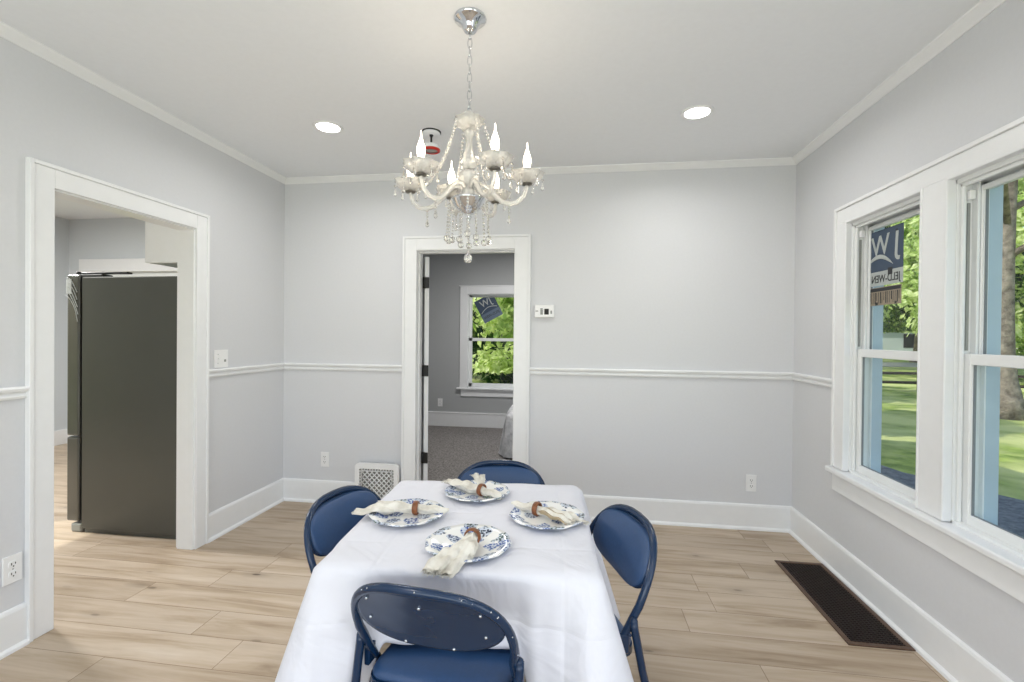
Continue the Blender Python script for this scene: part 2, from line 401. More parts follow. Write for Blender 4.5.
def sweep_profile(b, prof, pts, closed=False):
    """prof: (out, z) in plane; pts: path list of (x,y,nx,ny)  (n = outward direction)"""
    rings = [[b.bm.verts.new((x + nx * o, y + ny * o, z)) for (o, z) in prof] for (x, y, nx, ny) in pts]
    n = len(prof)
    for A, B in zip(rings, rings[1:]):
        for j in range(n):
            b.bm.faces.new((A[j], A[(j + 1) % n], B[(j + 1) % n], B[j]))
    b.bm.faces.new(rings[0][::-1]); b.bm.faces.new(rings[-1])
    bmesh.ops.recalc_face_normals(b.bm, faces=b.bm.faces)
    return b
CROWN = [(0, 2.600), (.006, 2.600), (.012, 2.608), (.03, 2.622), (.044, 2.632), (.046, CH), (0, CH)]
for nm, pts in (('trim_1', [(0, REAR, 1, 0), (0, 0, 1, -1)]), ('trim_2', [(0, 0, 1, -1), (W, 0, -1, -1)]), ('trim_3', [(W, 0, -1, -1), (W, REAR, -1, 0)])):
    side = {'trim_1': 'left', 'trim_2': 'back', 'trim_3': 'right'}[nm]
    struct(sweep_profile(MB(), CROWN, pts).build(nm, M['trim']), f'white crown moulding along the {side} wall', 'moulding')
RZ0, RZ1 = 1.078, 1.132
RAIL = [(0, RZ0), (.012, RZ0 + .002), (.016, RZ0 + .012), (.010, RZ0 + .022), (.010, RZ0 + .027), (.024, RZ0 + .035), (.028, RZ0 + .046), (.022, RZ1), (0, RZ1)]
BASE = [(0, 0), (.030, 0), (.028, .012), (.018, .020), (.015, .022), (.015, .165), (.011, .176), (0, .181)]
runs = {
 'left': [[(0, REAR, 1, 0), (0, -1.826, 1, 0)], [(0, -.815, 1, 0), (0, 0, 1, -1)]],
 'back': [[(0, 0, 1, -1), (1.026, 0, 0, -1)], [(2.041, 0, 0, -1), (W, 0, -1, -1)]],
 'right': [[(W, 0, -1, -1), (W, -.557, -1, 0)], [(W, -2.082, -1, 0), (W, -3.0, -1, 0)]]}
tn = 4
for side, rr in runs.items():
    for r in rr:
        struct(sweep_profile(MB(), RAIL, r).build(f'trim_{tn}', M['trim']), f'white chair rail on the {side} wall', 'moulding'); tn += 1
base_runs = dict(runs); base_runs['right'] = [[(W, 0, -1, -1), (W, REAR, -1, 0)]]
for side, rr in base_runs.items():
    for i, r in enumerate(rr):
        nm = f'baseboard_{side}'
        struct(sweep_profile(MB(), BASE, r).build(nm, M['trim']), f'tall white baseboard on the {side} wall', 'baseboard')

# casings
def casing(nm, plane, a0, a1, i0, i1, ztop, zin, label, sgn, pos, zb=0):
    """plane 'x' (wall at x=pos, runs along y) or 'y'. a: outer, i: inner"""
    b = MB(); t = .02; bb = .027; bw = .018
    def bx(p, q, z0, z1, th):
        if plane == 'x': b.box(min(pos, pos + sgn * th), max(pos, pos + sgn * th), p, q, z0, z1, .002)
        else: b.box(p, q, min(pos, pos + sgn * th), max(pos, pos + sgn * th), z0, z1, .002)
    bx(a0 + bw, i0, zb, ztop - bw, t); bx(i1, a1 - bw, zb, ztop - bw, t); bx(i0, i1, zin, ztop - bw, t)
    bx(a0, a0 + bw, zb, ztop, bb); bx(a1 - bw, a1, zb, ztop, bb); bx(a0 + bw, a1 - bw, ztop - bw, ztop, bb)
    return struct(b.build(nm, M['trim']), label, 'casing')
casing('trim_20', 'x', -1.826, -.815, -1.722, -.912, 2.133, 2.028, 'white casing around the kitchen opening', 1, 0)
casing('trim_21', 'y', 1.027, 2.041, 1.14, 1.917, 2.147, 2.038, 'white casing around the bedroom doorway', -1, 0)
# jamb linings
b = MB()
b.box(-.108, .003, -.920, -.902, 0, 2.028); b.box(-.108, .003, -1.732, -1.714, 0, 2.028); b.box(-.108, .003, -1.714, -.920, 2.020, 2.038)
struct(b.build('trim_22', M['trim']), 'white jamb lining of the kitchen opening', 'jamb')
b = MB()
b.box(1.12, 1.142, -.003, .125, 0, 2.045); b.box(1.916, 1.935, -.003, .125, 0, 2.045); b.box(1.142, 1.916, -.003, .125, 2.032, 2.05)
b.box(1.142, 1.154, .03, .075, 0, 2.03); b.box(1.909, 1.916, .03, .075, 0, 2.032); b.box(1.154, 1.909, .03, .075, 2.022, 2.032)
struct(b.build('trim_23', M['trim']), 'white jamb lining of the bedroom doorway', 'jamb')
b = MB(); b.box(-.125, -.105, -.908, -.84, 0, 2.11); b.box(-.125, -.105, -1.80, -1.732, 0, 2.11); b.box(-.125, -.105, -1.732, -.908, 2.032, 2.11)
struct(b.build('trim_24', M['trim']), 'white kitchen side casing', 'casing')

# bedroom door leaf, opened wide into the bedroom
door = thing('door_1', 'white bedroom door swung open on black hinges', 'door', (1.158, .118, 0)); door['kind'] = 'structure'
b = MB(); b.box(0.004, .76, -.042, -.007, .012, 2.012, .002)
leaf = b.build('door_leaf', M['trim'], door); leaf.rotation_euler = (0, 0, math.radians(122))
# the leaf turns about its hinge pin
for z in (1.797, 1.081, .371):
    b = MB(); b.tube([(0, -.008, z - .045), (0, -.008, z + .045)], .008, 10)
    b.box(-.012, .014, -.004, .004, z - .045, z + .045, .001)
    b.box(.0, .044, -.014, -.006, z - .045, z + .045, .003)
    b.build('door_hinge', M['black'], door)

# ------------------------------------------------------------------ right wall windows
def double_hung(n, ya, yb, label):
    """ya > yb (far, near); inner face at x = W"""
    root = thing(f'window_{n}', label, 'window', (0, 0, 0)); root['kind'] = 'structure'
    b = MB()
    x0, x1 = W - .002, WX1 - .02
    # jamb liner with stepped stops
    for s_, y in ((1, ya), (-1, yb)):
        sg = -s_
        lo, hi = sorted((y, y + sg * .020)); b.box(x0 + .012, x1, lo, hi, WZ0, WZ1, .002)
        lo, hi = sorted((y + sg * .018, y + sg * .034)); b.box(x0 + .022, x0 + .038, lo, hi, WZ0, WZ1, .004)
        lo, hi = sorted((y + sg * .018, y + sg * .048)); b.box(x0 + .066, x0 + .076, lo, hi, WZ0, WZ1, .001)
        lo, hi = sorted((y + sg * .018, y + sg * .040)); b.box(x0 + .106, x0 + .112, lo, hi, WZ0, WZ1, .001)
    b.box(x0 + .012, x1, yb, ya, WZ1 - .03, WZ1, .002); b.box(x0 + .022, x0 + .038, yb, ya, WZ1 - .045, WZ1 - .03, .003); b.box(x0 + .106, x1, yb, ya, WZ1 - .055, WZ1 - .03)
    b.box(x0 + .012, x1 + .01, yb, ya, WZ0, WZ0 + .024, .002)
    b.build('window_frame', M['vinyl'], root)
    def sash(nm, xa, xb, z0, z1, wb, wt, st):
        f = MB(); yl, yr = ya - .022, yb + .022
        f.box(xa, xb, yl - st, yl, z0, z1, .003); f.box(xa, xb, yr, yr + st, z0, z1, .003)
        f.box(xa, xb, yr + st - .002, yl - st + .002, z0, z0 + wb, .003); f.box(xa, xb, yr + st - .002, yl - st + .002, z1 - wt, z1, .003)
        # glazing bead
        xm = (xa + xb) / 2
        f.box(xa + .004, xb - .004, yl - st - .005, yl - st, z0 + wb, z1 - wt); f.box(xa + .004, xb - .004, yr + st, yr + st + .005, z0 + wb, z1 - wt)
        o = f.build(nm, M['vinyl'], root)
        g = MB(); g.box(xm - .003, xm + .003, yr + st - .001, yl - st + .001, z0 + wb - .001, z1 - wt + .001)
        g.build('pane', M['glass'], o)
        gg = MB()
        gg.box(xm - .005, xm + .005, yl - st - .0075, yl - st - .005, z0 + wb, z1 - wt); gg.box(xm - .005, xm + .005, yr + st, yl - st, z0 + wb - .001, z0 + wb + .002)
        gg.build('gasket', M['gasket'], o)
        return o
    sash('upper_sash', x0 + .078, x0 + .104, 1.285, WZ1 - .045, .028, .022, .030)
    sash('lower_sash', x0 + .039, x0 + .065, WZ0 + .022, 1.318, .040, .045, .038)
    b = MB(); b.box(x0 + .040, x0 + .062, ya - .045, ya - .021, WZ1 - .10, WZ1 - .062, .003)
    b.build('sash_stop', M['plastic'], root)
    b = MB(); b.box(x0 + .046, x0 + .056, ya - .0255, ya - .021, 1.33, WZ1 - .11)
    b.build('balance_track', M['greyplastic'], root)
    # exterior jamb boards
    b = MB()
    b.box(WX1 - .018, WX1 + .034, ya - .036, ya, WZ0, WZ1, .002); b.box(WX1, WX1 + .034, ya, ya + .06, WZ0 - .06, WZ1 + .08, .002); b.box(WX1 - .018, WX1 + .034, yb, yb + .036, WZ0, WZ1, .002); b.box(WX1, WX1 + .034, yb - .06, yb, WZ0 - .06, WZ1 + .08, .002)
    b.box(WX1 - .018, WX1 + .034, yb + .036, ya - .036, WZ1 - .036, WZ1, .002); b.box(WX1, WX1 + .034, yb, ya, WZ1, WZ1 + .08, .002); b.box(WX1 - .018, WX1 + .06, yb + .036, ya - .036, WZ0 - .03, WZ0 + .004, .002)
    b.build('exterior_casing', M['teal'], root)
    return root
win1 = double_hung(1, Y1a, Y1b, 'white double hung window with a sticker on its upper pane')
win2 = double_hung(2, Y2a, Y2b, 'white double hung window nearest the viewer, oak trunk outside')
# interior casing of the pair (head, sides, mullion), stool, apron
b = MB()
def wb(y0, y1, z0, z1, th, bev=.002): b.box(W - th, W, y0, y1, z0, z1, bev)
wb(Y1a, -.574, .622, 2.04, .02); wb(Y2a, Y1b, .622, 2.04, .02); wb(-2.065, Y2b, .622, 2.04, .02); wb(-2.065, -.574, 2.04, 2.117, .02)
wb(-.575, -.557, .622, 2.135, .03); wb(-2.082, -2.064, .622, 2.135, .03); wb(-2.064, -.575, 2.117, 2.135, .03)
for y in (Y1a, Y1b + .014, Y2a, Y2b + .014): b.box(W - .024, W + .014, y - .014, y, .622, 2.046, .005, 2)
for (p, q) in ((Y1b, Y1a), (Y2b, Y2a)): b.box(W - .023, W + .014, p + .002, q - .002, 2.028, 2.046, .005, 2)
struct(b.build('trim_25', M['trim']), 'white casing around the pair of windows', 'casing')
b = MB(); b.box(W - .054, W + .03, -2.12, -.542, .590, .620, .008, 3)
struct(b.build('trim_26', M['trim']), 'white window stool under the pair of windows', 'sill')
b = MB(); b.box(W - .02, W, -2.065, -.560, .484, .592, .002)
struct(b.build('trim_27', M['trim']), 'white apron board under the window stool', 'apron')

# sticker on upper pane of the first window; printed face outwards, so it reads mirrored from the room
def inside_xf(x, y, z, rot=0):   # text local x -> world +y  (mirrored for a viewer looking to +x)
    m = Matrix(((0, 0, -1, x), (1, 0, 0, y), (0, 1, 0, z), (0, 0, 0, 1)))
    return m @ Matrix.Rotation(rot, 4, 'Z')
SX = W - .002 + .088 - .0005
st = thing('window_sticker', 'navy and grey manufacturer sticker on the upper pane of the far window, seen reversed', 'sticker', (SX, -.84, 1.77))
def to_local(o, parent):
    o.parent = parent
    o.data.transform(Matrix.Translation(-parent.location)); return o
b = MB(); b.box(SX - .0012, SX - .0004, -.985, -.702, 1.757, 1.978); to_local(b.build('logo_panel', M['sticker_navy']), st)
b = MB(); b.box(SX - .0012, SX - .0004, -.985, -.702, 1.680, 1.757); to_local(b.build('name_strip', M['sticker_pale']), st)
b = MB(); b.box(SX - .0012, SX - .0004, -.975, -.706, 1.575, 1.672, 0); to_local(b.build('data_label', M['sticker_beige']), st)
for body, size, y, z, r, mt, bold, nm in (('J', .155, -.935, 1.885, .06, 'sticker_pale', .003, 'logo_letter'), ('W', .150, -.805, 1.89, -.03, 'sticker_pale', .002, 'logo_letter'),
                            ('JELD-WEN', .058, -.85, 1.715, .0, 'sticker_ink', .0005, 'name_lettering')):
    o = text_mesh(body, size, nm, M[mt], None, inside_xf(SX - .0020, y, z, r) @ Matrix.Scale(.86 if len(body) > 1 else .95, 4, (1, 0, 0)), .0003, bold); to_local(o, st)
pts = [(SX - .002, -.71 - .20 * t, 1.80 + .045 * math.sin(PI * (t * .9 + .08)) - .02 * t) for t in [i / 14 for i in range(15)]]
b = MB(); b.tube(pts, [.001 + .011 * math.sin(PI * min(1, i / 14 + .05)) ** .6 for i in range(15)], 8, flat=1)
for v in b.bm.verts: v.co.x = SX - .0016 + (v.co.x - SX + .002) * .03
to_local(b.build('logo_swoosh', M['sticker_pale']), st)
b = MB(); b.mi = 0
for i in range(17):
    yy = -.72 - i * .0148; b.box(SX - .0020, SX - .0013, yy - (.003 if i % 3 else .007), yy, 1.585 + (.015 if i % 4 == 0 else 0), 1.645)
b.box(SX - .0020, SX - .0013, -.97, -.71, 1.65, 1.668); b.box(SX - .0020, SX - .0013, -.79, -.77, 1.576, 1.592); b.box(SX - .0020, SX - .0013, -.94, -.925, 1.577, 1.589)
to_local(b.build('label_print', M['sticker_ink']), st)
b = MB(); b.box(SX - .0020, SX - .0013, -.905, -.87, 1.732, 1.768); to_local(b.build('small_square_print', M['sticker_ink']), st)
b = MB(); b.box(SX - .0020, SX - .0013, -.94, -.925, 1.94, 1.958)
to_local(b.build('small_square_print', M['sticker_ink']), st)

st.location = (SX, -.832, 1.750)

# bars of the unseen rear window added for the fill lamp; third window frame
b = MB()
for x in (.35, 1.36, 2.40, 3.41): b.box(x, x + .04, REAR - .10, REAR - .04, .38, 2.32)
b.box(.35, 3.45, REAR - .10, REAR - .04, .38, .42); b.box(.35, 3.45, REAR - .10, REAR - .04, 2.28, 2.32)
struct(b.build('window_3', M['vinyl']), 'added unseen window frame behind the viewer', 'window')
b = MB(); b.box(W + .04, W + .08, Y3b, Y3b + .05, WZ0, WZ1); b.box(W + .04, W + .08, Y3a - .05, Y3a, WZ0, WZ1); b.box(W + .04, W + .08, Y3b, Y3a, WZ0, WZ0 + .05); b.box(W + .04, W + .08, Y3b, Y3a, WZ1 - .05, WZ1); b.box(W + .04, W + .08, Y3b, Y3a, 1.29, 1.33)
struct(b.build('window_4', M['vinyl']), 'white double hung window beside the viewer', 'window')

# ------------------------------------------------------------------ bedroom beyond the door
BX0, BX1, BY = -.05, W + .05, 3.23
b = MB()
wx0, wx1, wz0, wz1 = .785, 1.62, .60, 1.985
b.box(BX0, wx0, BY, BY + .12, 0, 2.7); b.box(wx1, BX1, BY, BY + .12, 0, 2.7); b.box(wx0, wx1, BY, BY + .12, 0, wz0); b.box(wx0, wx1, BY, BY + .12, wz1, 2.7)
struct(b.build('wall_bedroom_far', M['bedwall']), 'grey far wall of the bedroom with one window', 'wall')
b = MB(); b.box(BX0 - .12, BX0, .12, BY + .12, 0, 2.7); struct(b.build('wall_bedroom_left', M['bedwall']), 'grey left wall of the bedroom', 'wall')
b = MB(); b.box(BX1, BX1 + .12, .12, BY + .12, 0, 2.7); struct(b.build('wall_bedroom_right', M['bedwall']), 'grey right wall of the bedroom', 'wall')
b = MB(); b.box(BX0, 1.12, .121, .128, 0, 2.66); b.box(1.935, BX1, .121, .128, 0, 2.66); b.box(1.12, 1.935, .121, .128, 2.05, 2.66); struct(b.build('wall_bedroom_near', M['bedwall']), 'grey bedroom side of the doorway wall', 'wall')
b = MB(); b.box(BX0, BX1, .05, BY + .1, 2.64, 2.74); struct(b.build('ceiling_bedroom', M['ceil']), 'bedroom ceiling', 'ceiling')
b = MB(); b.box(BX0, BX1, .06, BY, -.12, .012); struct(b.build('floor_bedroom', M['carpet']), 'grey carpet of the bedroom', 'carpet')
b = MB(); b.box(BX0, BX1, BY - .016, BY, .012, .21, .003); b.box(BX0, BX1, BY - .022, BY, .205, .226, .004)
struct(b.build('baseboard_bedroom', M['trim']), 'white baseboard under the bedroom window', 'baseboard')
root = thing('window_5', 'double hung bedroom window with a tilted dark sticker', 'window', (0, 0, 0)); root['kind'] = 'structure'
b = MB()
b.box(.671, wx0, BY - .022, BY, .60, 2.106, .003); b.box(wx1, wx1 + .11, BY - .022, BY, .60, 2.106, .003); b.box(wx0, wx1, BY - .022, BY, wz1, 2.106, .003); b.box(.655, wx1 + .125, BY - .03, BY, 2.096, 2.112, .003)
b.build('window_casing', M['trim'], root)
b = MB(); b.box(.63, wx1 + .15, BY - .06, BY + .02, .572, .60, .006); b.box(.69, wx1 + .09, BY - .02, BY, .47, .572, .002); b.build('window_sill', M['trim'], root)
def bsash(nm, y0, y1, z0, z1, st, wbm, wt):
    f = MB(); f.box(wx0 + .01, wx0 + .01 + st, y0, y1, z0, z1, .002); f.box(wx1 - .01 - st, wx1 - .01, y0, y1, z0, z1, .002); f.box(wx0 + .01, wx1 - .01, y0, y1, z0, z0 + wbm, .002); f.box(wx0 + .01, wx1 - .01, y0, y1, z1 - wt, z1, .002)
    o = f.build(nm, M['vinyl'], root); g = MB(); ym = (y0 + y1) / 2; g.box(wx0 + .02, wx1 - .02, ym - .003, ym + .003, z0 + .01, z1 - .01); g.build('pane', M['glass'], o)
b = MB(); b.box(wx0, wx0 + .012, BY, BY + .13, wz0, wz1); b.box(wx1 - .012, wx1, BY, BY + .13, wz0, wz1); b.box(wx0, wx1, BY, BY + .13, wz1 - .012, wz1); b.box(wx0, wx1, BY, BY + .13, wz0, wz0 + .012); b.build('window_frame', M['vinyl'], root)
bsash('upper_sash', BY + .075, BY + .10, 1.30, wz1 - .012, .04, .03, .03); bsash('lower_sash', BY + .045, BY + .07, wz0 + .012, 1.335, .05, .05, .045)
bs = thing('window_sticker', 'dark blue tilted sticker on the bedroom window pane', 'sticker', (1.09, BY + .078, 1.765), 0)
def bed_xf(x, y, z): return Matrix(((-1, 0, 0, x), (0, 0, 1, y), (0, 1, 0, z), (0, 0, 0, 1)))
TILT = Matrix.Rotation(math.radians(-28), 4, 'Y')
def bpart(o): o.parent = bs; o.data.transform(TILT); return o
b = MB(); b.box(-.155, .155, -.001, 0, -.03, .20); bpart(b.build('logo_panel', M['sticker_navy']))
b = MB(); b.box(-.155, .155, -.001, 0, -.16, -.03)
bpart(b.build('name_strip', paint('sticker_blue_grey', (96, 112, 132), .5, .04, 0)))
bpart(text_mesh('JW', .14, 'logo_letter', M['sticker_pale'], None, bed_xf(0, -.003, .11), .0005, .001))
bpart(text_mesh('JELD-WEN', .055, 'name_lettering', M['sticker_ink'], None, bed_xf(0, -.003, -.09), .0005, .0005))
b = MB(); b.tube([(-.13 + .26 * t, -.002, -.01 + .045 * math.sin(PI * t)) for t in [i / 10 for i in range(11)]], .006, 6); bpart(b.build('logo_swoosh', M['sticker_pale']))

# bed: mattress and rumpled comforter
bed = thing('bed', 'bed with rumpled grey and white bedding beyond the doorway', 'bed', (2.295, 2.15, .012))
b = MB(); b.box(-.62, .66, -.58, .95, .14, .34, .03, 3); b.build('mattress', M['bedding'], bed)
b = MB(); b.box(-.62, .66, -.58, .95, .05, .14, .01)
for x in (-.58, .6):
    for y in (-.6, .88): b.box(x - .03, x + .03, y - .03, y + .03, 0, .06)
b.build('bed_base', M['dark'], bed)
def comf(u, v):
    a = 2 * PI * u; hx, hy = .70, .74
    if v < .5: k = v / .5; sq = 1
    else: k = 1
    c, s_ = math.cos(a), math.sin(a); q = 1 / max(abs(c), abs(s_)); q = q ** .8
    x, y = c * q * hx * k, s_ * q * hy * k
    z = .60 - .10 * k ** 3
    if v >= .5:
        t = (v - .5) / .5; fl = .10 + .035 * math.sin(9 * a) + .02 * math.sin(17 * a + 1)
        z = .50 - .48 * t; x *= 1 + fl * t ** .7; y *= 1 + fl * t ** .7
    z += .02 * math.sin(7 * x * 3) * math.cos(6 * y * 2) * (1 if v < .5 else 0)
    return (x, y + .1, max(z, .012))
b = MB(); b.grid(comf, 96, 22, True); b.build('comforter', M['bedding'], bed)
for i, (x, y, rz_) in enumerate(((-.32, .82, .1), (.34, .84, -.08))):
    b = MB(); b.box(-.28, .28, -.18, .18, 0, .13, .055, 4)
    o = b.build('pillow', M['bedding']); o.location = (2.295 + x, 2.13 + y, .53); o.rotation_euler = (0, 0, rz_)
    tag(o, ('left' if i == 0 else 'right') + ' grey white pillow at the head of the bed', 'pillow')

# ------------------------------------------------------------------ kitchen beyond the opening
KX0, KY1, KZ = -3.80, 1.386, 2.75
b = MB(); kx0, kx1, kz0, kz1 = -3.5, -2.15, 1.05, 2.10
b.box(KX0, kx0, KY1, KY1 + .12, 0, KZ); b.box(kx1, -.17, KY1, KY1 + .12, 0, KZ); b.box(kx0, kx1, KY1, KY1 + .12, 0, kz0); b.box(kx0, kx1, KY1, KY1 + .12, kz1, KZ)
struct(b.build('wall_kitchen_back', M['kitwall']), 'pale grey back wall of the kitchen', 'wall')
b = MB(); dy0, dy1 = -3.1, -1.60
b.box(KX0 - .12, KX0, -5.1, dy0, 0, KZ); b.box(KX0 - .12, KX0, dy1, KY1 + .12, 0, KZ); b.box(KX0 - .12, KX0, dy0, dy1, 2.6, KZ)
struct(b.build('wall_kitchen_left', M['kitwall']), 'pale grey far wall of the kitchen with a glazed door', 'wall')
b = MB(); b.box(KX0 - .12, -.17, -5.12, -5.0, 0, KZ); struct(b.build('wall_kitchen_rear', M['kitwall']), 'kitchen rear wall', 'wall')
b = MB(); b.box(-.122, -.106, REAR, -1.80, 0, KZ); b.box(-.122, -.106, -.84, KY1, 0, KZ); b.box(-.122, -.106, -1.80, -.84, 2.11, KZ); b.box(-.17, -.05, .12, KY1 + .12, 0, KZ)
struct(b.build('wall_kitchen_right', M['kitwall']), 'kitchen side of the dining room wall', 'wall')
b = MB(); b.box(KX0 - .12, -.17, -5.12, KY1 + .12, KZ, KZ + .1); struct(b.build('ceiling_kitchen', M['ceil']), 'white kitchen ceiling', 'ceiling')
b = MB(); b.box(KX0, -.19, KY1 - .016, KY1, 0, .18, .003); b.box(KX0, KX0 + .016, dy1, KY1, 0, .18, .003)
struct(b.build('baseboard_kitchen', M['trim']), 'white kitchen baseboard', 'baseboard')
wk = thing('window_6', 'kitchen window with a white head casing above the refrigerator', 'window', (0, 0, 0)); wk['kind'] = 'structure'
b = MB(); b.box(kx0 - .11, kx0, KY1 - .02, KY1, kz0 - .1, kz1, .002); b.box(kx1, kx1 + .11, KY1 - .02, KY1, kz0 - .1, kz1, .002); b.box(kx0 - .13, kx1 + .13, KY1 - .03, KY1, kz1, kz1 + .155, .004); b.box(kx0 - .11, kx1 + .11, KY1 - .02, KY1, kz0 - .1, kz0, .002)
b.build('window_casing', M['trim'], wk)
b = MB(); b.box(kx0, kx0 + .05, KY1 + .04, KY1 + .08, kz0, kz1); b.box(kx1 - .05, kx1, KY1 + .04, KY1 + .08, kz0, kz1); b.box(kx0, kx1, KY1 + .04, KY1 + .08, kz1 - .05, kz1); b.box(kx0, kx1, KY1 + .04, KY1 + .08, kz0, kz0 + .05); b.box(kx0, kx1, KY1 + .04, KY1 + .08, 1.55, 1.6)
b.build('window_frame', M['vinyl'], wk)
b = MB(); b.box(kx0 + .02, kx1 - .02, KY1 + .057, KY1 + .063, kz0 + .02, kz1 - .02); b.build('pane', M['glass'], wk)
dk = thing('door_2', 'white framed glazed kitchen door letting in sunlight', 'door', (0, 0, 0)); dk['kind'] = 'structure'
b = MB()
for y in (dy0, (dy0 + dy1) / 2 - .03, dy1 - .06): b.box(KX0 - .09, KX0 - .04, y, y + .06, 0, 2.6)
b.box(KX0 - .09, KX0 - .04, dy0, dy1, 0, .08); b.box(KX0 - .09, KX0 - .04, dy0, dy1, 2.54, 2.6); b.box(KX0 - .09, KX0 - .04, dy0, dy1, 2.03, 2.09); b.build('door_frame', M['vinyl'], dk)
b = MB(); b.box(KX0 - .068, KX0 - .062, dy0 + .02, dy1 - .02, .05, 2.56); b.build('pane', M['glass'], dk)

# refrigerator: side panel faces the dining room, doors face left
fr = thing('refrigerator', 'dark slate refrigerator seen from its side through the kitchen opening', 'refrigerator', (-.60, -.40, 0))
def fp(b, nm, mt): return to_local(b.build(nm, M[mt]), fr)
b = MB(); b.box(-.940, -.165, -.815, .015, .03, 1.745, .006, 2); b.box(-.93, -.18, -.80, 0, .0, .03); fp(b, 'cabinet_body', 'fridge')
b = MB(); b.box(-.960, -.939, -.800, .0, .06, 1.735); fp(b, 'door_seal', 'dark')
b = MB(); b.box(-1.06, -.962, -.815, -.402, .66, 1.760, .012, 3); o = fp(b, 'upper_door', 'fridge_door')
b = MB(); b.tube([(-1.06, -.44, .80), (-1.10, -.44, .84), (-1.10, -.44, 1.50), (-1.06, -.44, 1.54)], .011, 8); c = fp(b, 'door_handle', 'chrome')
b = MB(); b.box(-1.06, -.962, -.396, .015, .66, 1.760, .012, 3); fp(b, 'upper_door', 'fridge_door')
b = MB(); b.tube([(-1.06, -.36, .80), (-1.10, -.36, .84), (-1.10, -.36, 1.50), (-1.06, -.36, 1.54)], .011, 8); fp(b, 'door_handle', 'chrome')
b = MB(); b.box(-1.06, -.962, -.815, .015, .075, .652, .012, 3); fp(b, 'freezer_drawer', 'fridge_door')
b = MB(); b.box(-1.05, -.80, -.800, -.72, 1.745, 1.765, .006, 2); b.tube([(-1.02, -.77, 1.755), (-1.02, -.77, 1.785)], .014, 10); b.box(-.98, -.62, -.79, -.745, 1.768, 1.780, .003); fp(b, 'hinge_cover', 'black')
b = MB(); b.box(-1.03, -.945, -.812, -.70, .0, .060, .012, 2); fp(b, 'front_foot', 'greyplastic')
b = MB()
for k_ in range(5):
    r0 = random.Random(k_); b.tube([(-1.060 + .09 * t + .004 * math.sin(5 * t + k_), -.818 - .004 * abs(math.sin(3 * t + k_)), 1.74 - .03 * k_ - (.10 + .02 * k_) * t ** 2) for t in [i / 8 for i in range(9)]][:9], .0022, 6)
b.box(-1.058, -1.02, -.819, -.816, 1.63, 1.73)
fp(b, 'packing_film', 'film')
cb = thing('wall_cabinet', 'white wall cabinet hung above the refrigerator', 'cabinet', (-.32, -.35, 1.83))
def cp(b, nm, mt): return to_local(b.build(nm, M[mt]), cb)
b = MB(); b.box(-.445, -.135, -.805, .10, 1.835, 2.70, .002); cp(b, 'cabinet_body', 'trim')
for (p, q) in ((-.80, -.355), (-.350, .095)):
    b = MB(); b.box(-.465, -.446, p, q, 1.84, 2.69, .003); b.box(-.470, -.464, p, p + .06, 1.84, 2.69); b.box(-.470, -.464, q - .06, q, 1.84, 2.69); cp(b, 'cabinet_door', 'trim')

# ------------------------------------------------------------------ small fittings
def outlet(loc, rz, label, n=2, kind='outlet'):
    r = thing('wall_outlet' if kind == 'outlet' else 'light_switch', label, 'outlet' if kind == 'outlet' else 'switch', loc, rz)
    # local: plate in xz plane, facing -y
    hw = .036 if kind == 'outlet' else .062
    b = MB(); b.box(-hw, hw, -.007, 0, -.06, .06, .003, 2); b.build('cover_plate', M['plastic'], r)
    if kind == 'outlet':
        for z in (-.021, .021):
            b = MB(); b.prism([(.0175 * math.cos(a) , z + max(-.0135, min(.0135, .0175 * math.sin(a)))) for a in [2 * PI * i / 20 for i in range(20)]], -.010, -.006, 'y')
            rc = b.build('receptacle', M['plastic'], r)
            b = MB(); b.box(-.0085, -.0055, -.0106, -.0099, z - .002, z + .008); b.box(.0055, .0085, -.0106, -.0099, z - .001, z + .007); b.tube([(0, -.0106, z - .008), (0, -.0099, z - .008)], .0028, 8)
            b.build('slot', M['dark'], rc)
        b = MB(); b.tube([(0, -.0085, 0), (0, -.0068, 0)], .003, 8); b.build('screw', M['rivet'], r)
    else:
        b = MB(); b.box(-.036, -.026, -.011, -.006, -.012, .012, .001); b.box(-.035, -.027, -.020, -.010, .0, .009, .001); b.build('toggle', M['plastic'], r)
        b = MB(); b.box(.024, .042, -.008, -.006, -.022, -.006, .0); b.build('indicator_window', M['greyplastic'], r)
        for z in (.03, -.03): b = MB(); b.tube([(-.031, -.0078, z), (-.031, -.0068, z)], .003, 8); b.build('screw', M['rivet'], r)
    return r
outlet((.372, 0, .352), 0, 'white wall outlet left of the white lattice grille')
outlet((3.645, 0, .331), 0, 'white wall outlet low on the back wall right of the blue chairs')
outlet((0, -1.872, .350), PI / 2, 'white wall outlet on the left wall beside the kitchen opening')
outlet((0, -.690, 1.198), PI / 2, 'white switch plate above the chair rail on the left wall', kind='switch')
outlet((.372, BY, .362), 0, 'small white wall outlet under the bedroom window')
# thermostat
t = thing('thermostat', 'white thermostat with a dark display right of the doorway', 'thermostat', (2.149, 0, 1.561))
b = MB(); b.box(-.074, .074, -.03, 0, -.048, .048, .006, 3); b.build('housing', M['plastic'], t)
b = MB(); b.box(.0, .034, -.0315, -.029, -.026, .018, .001); b.build('display', M['dark'], t)
b = MB(); b.box(-.030, -.010, -.0312, -.029, -.026, .012, .001); b.build('button', M['greyplastic'], t); b = MB(); b.box(.046, .058, -.0312, -.029, -.02, .004, .001); b.build('button', M['greyplastic'], t)
b = MB(); b.box(-.030, -.012, -.032, -.0295, .014, .020); b.box(-.066, -.046, -.0312, -.0295, -.002, .003); b.build('lever', M['dark'], t)
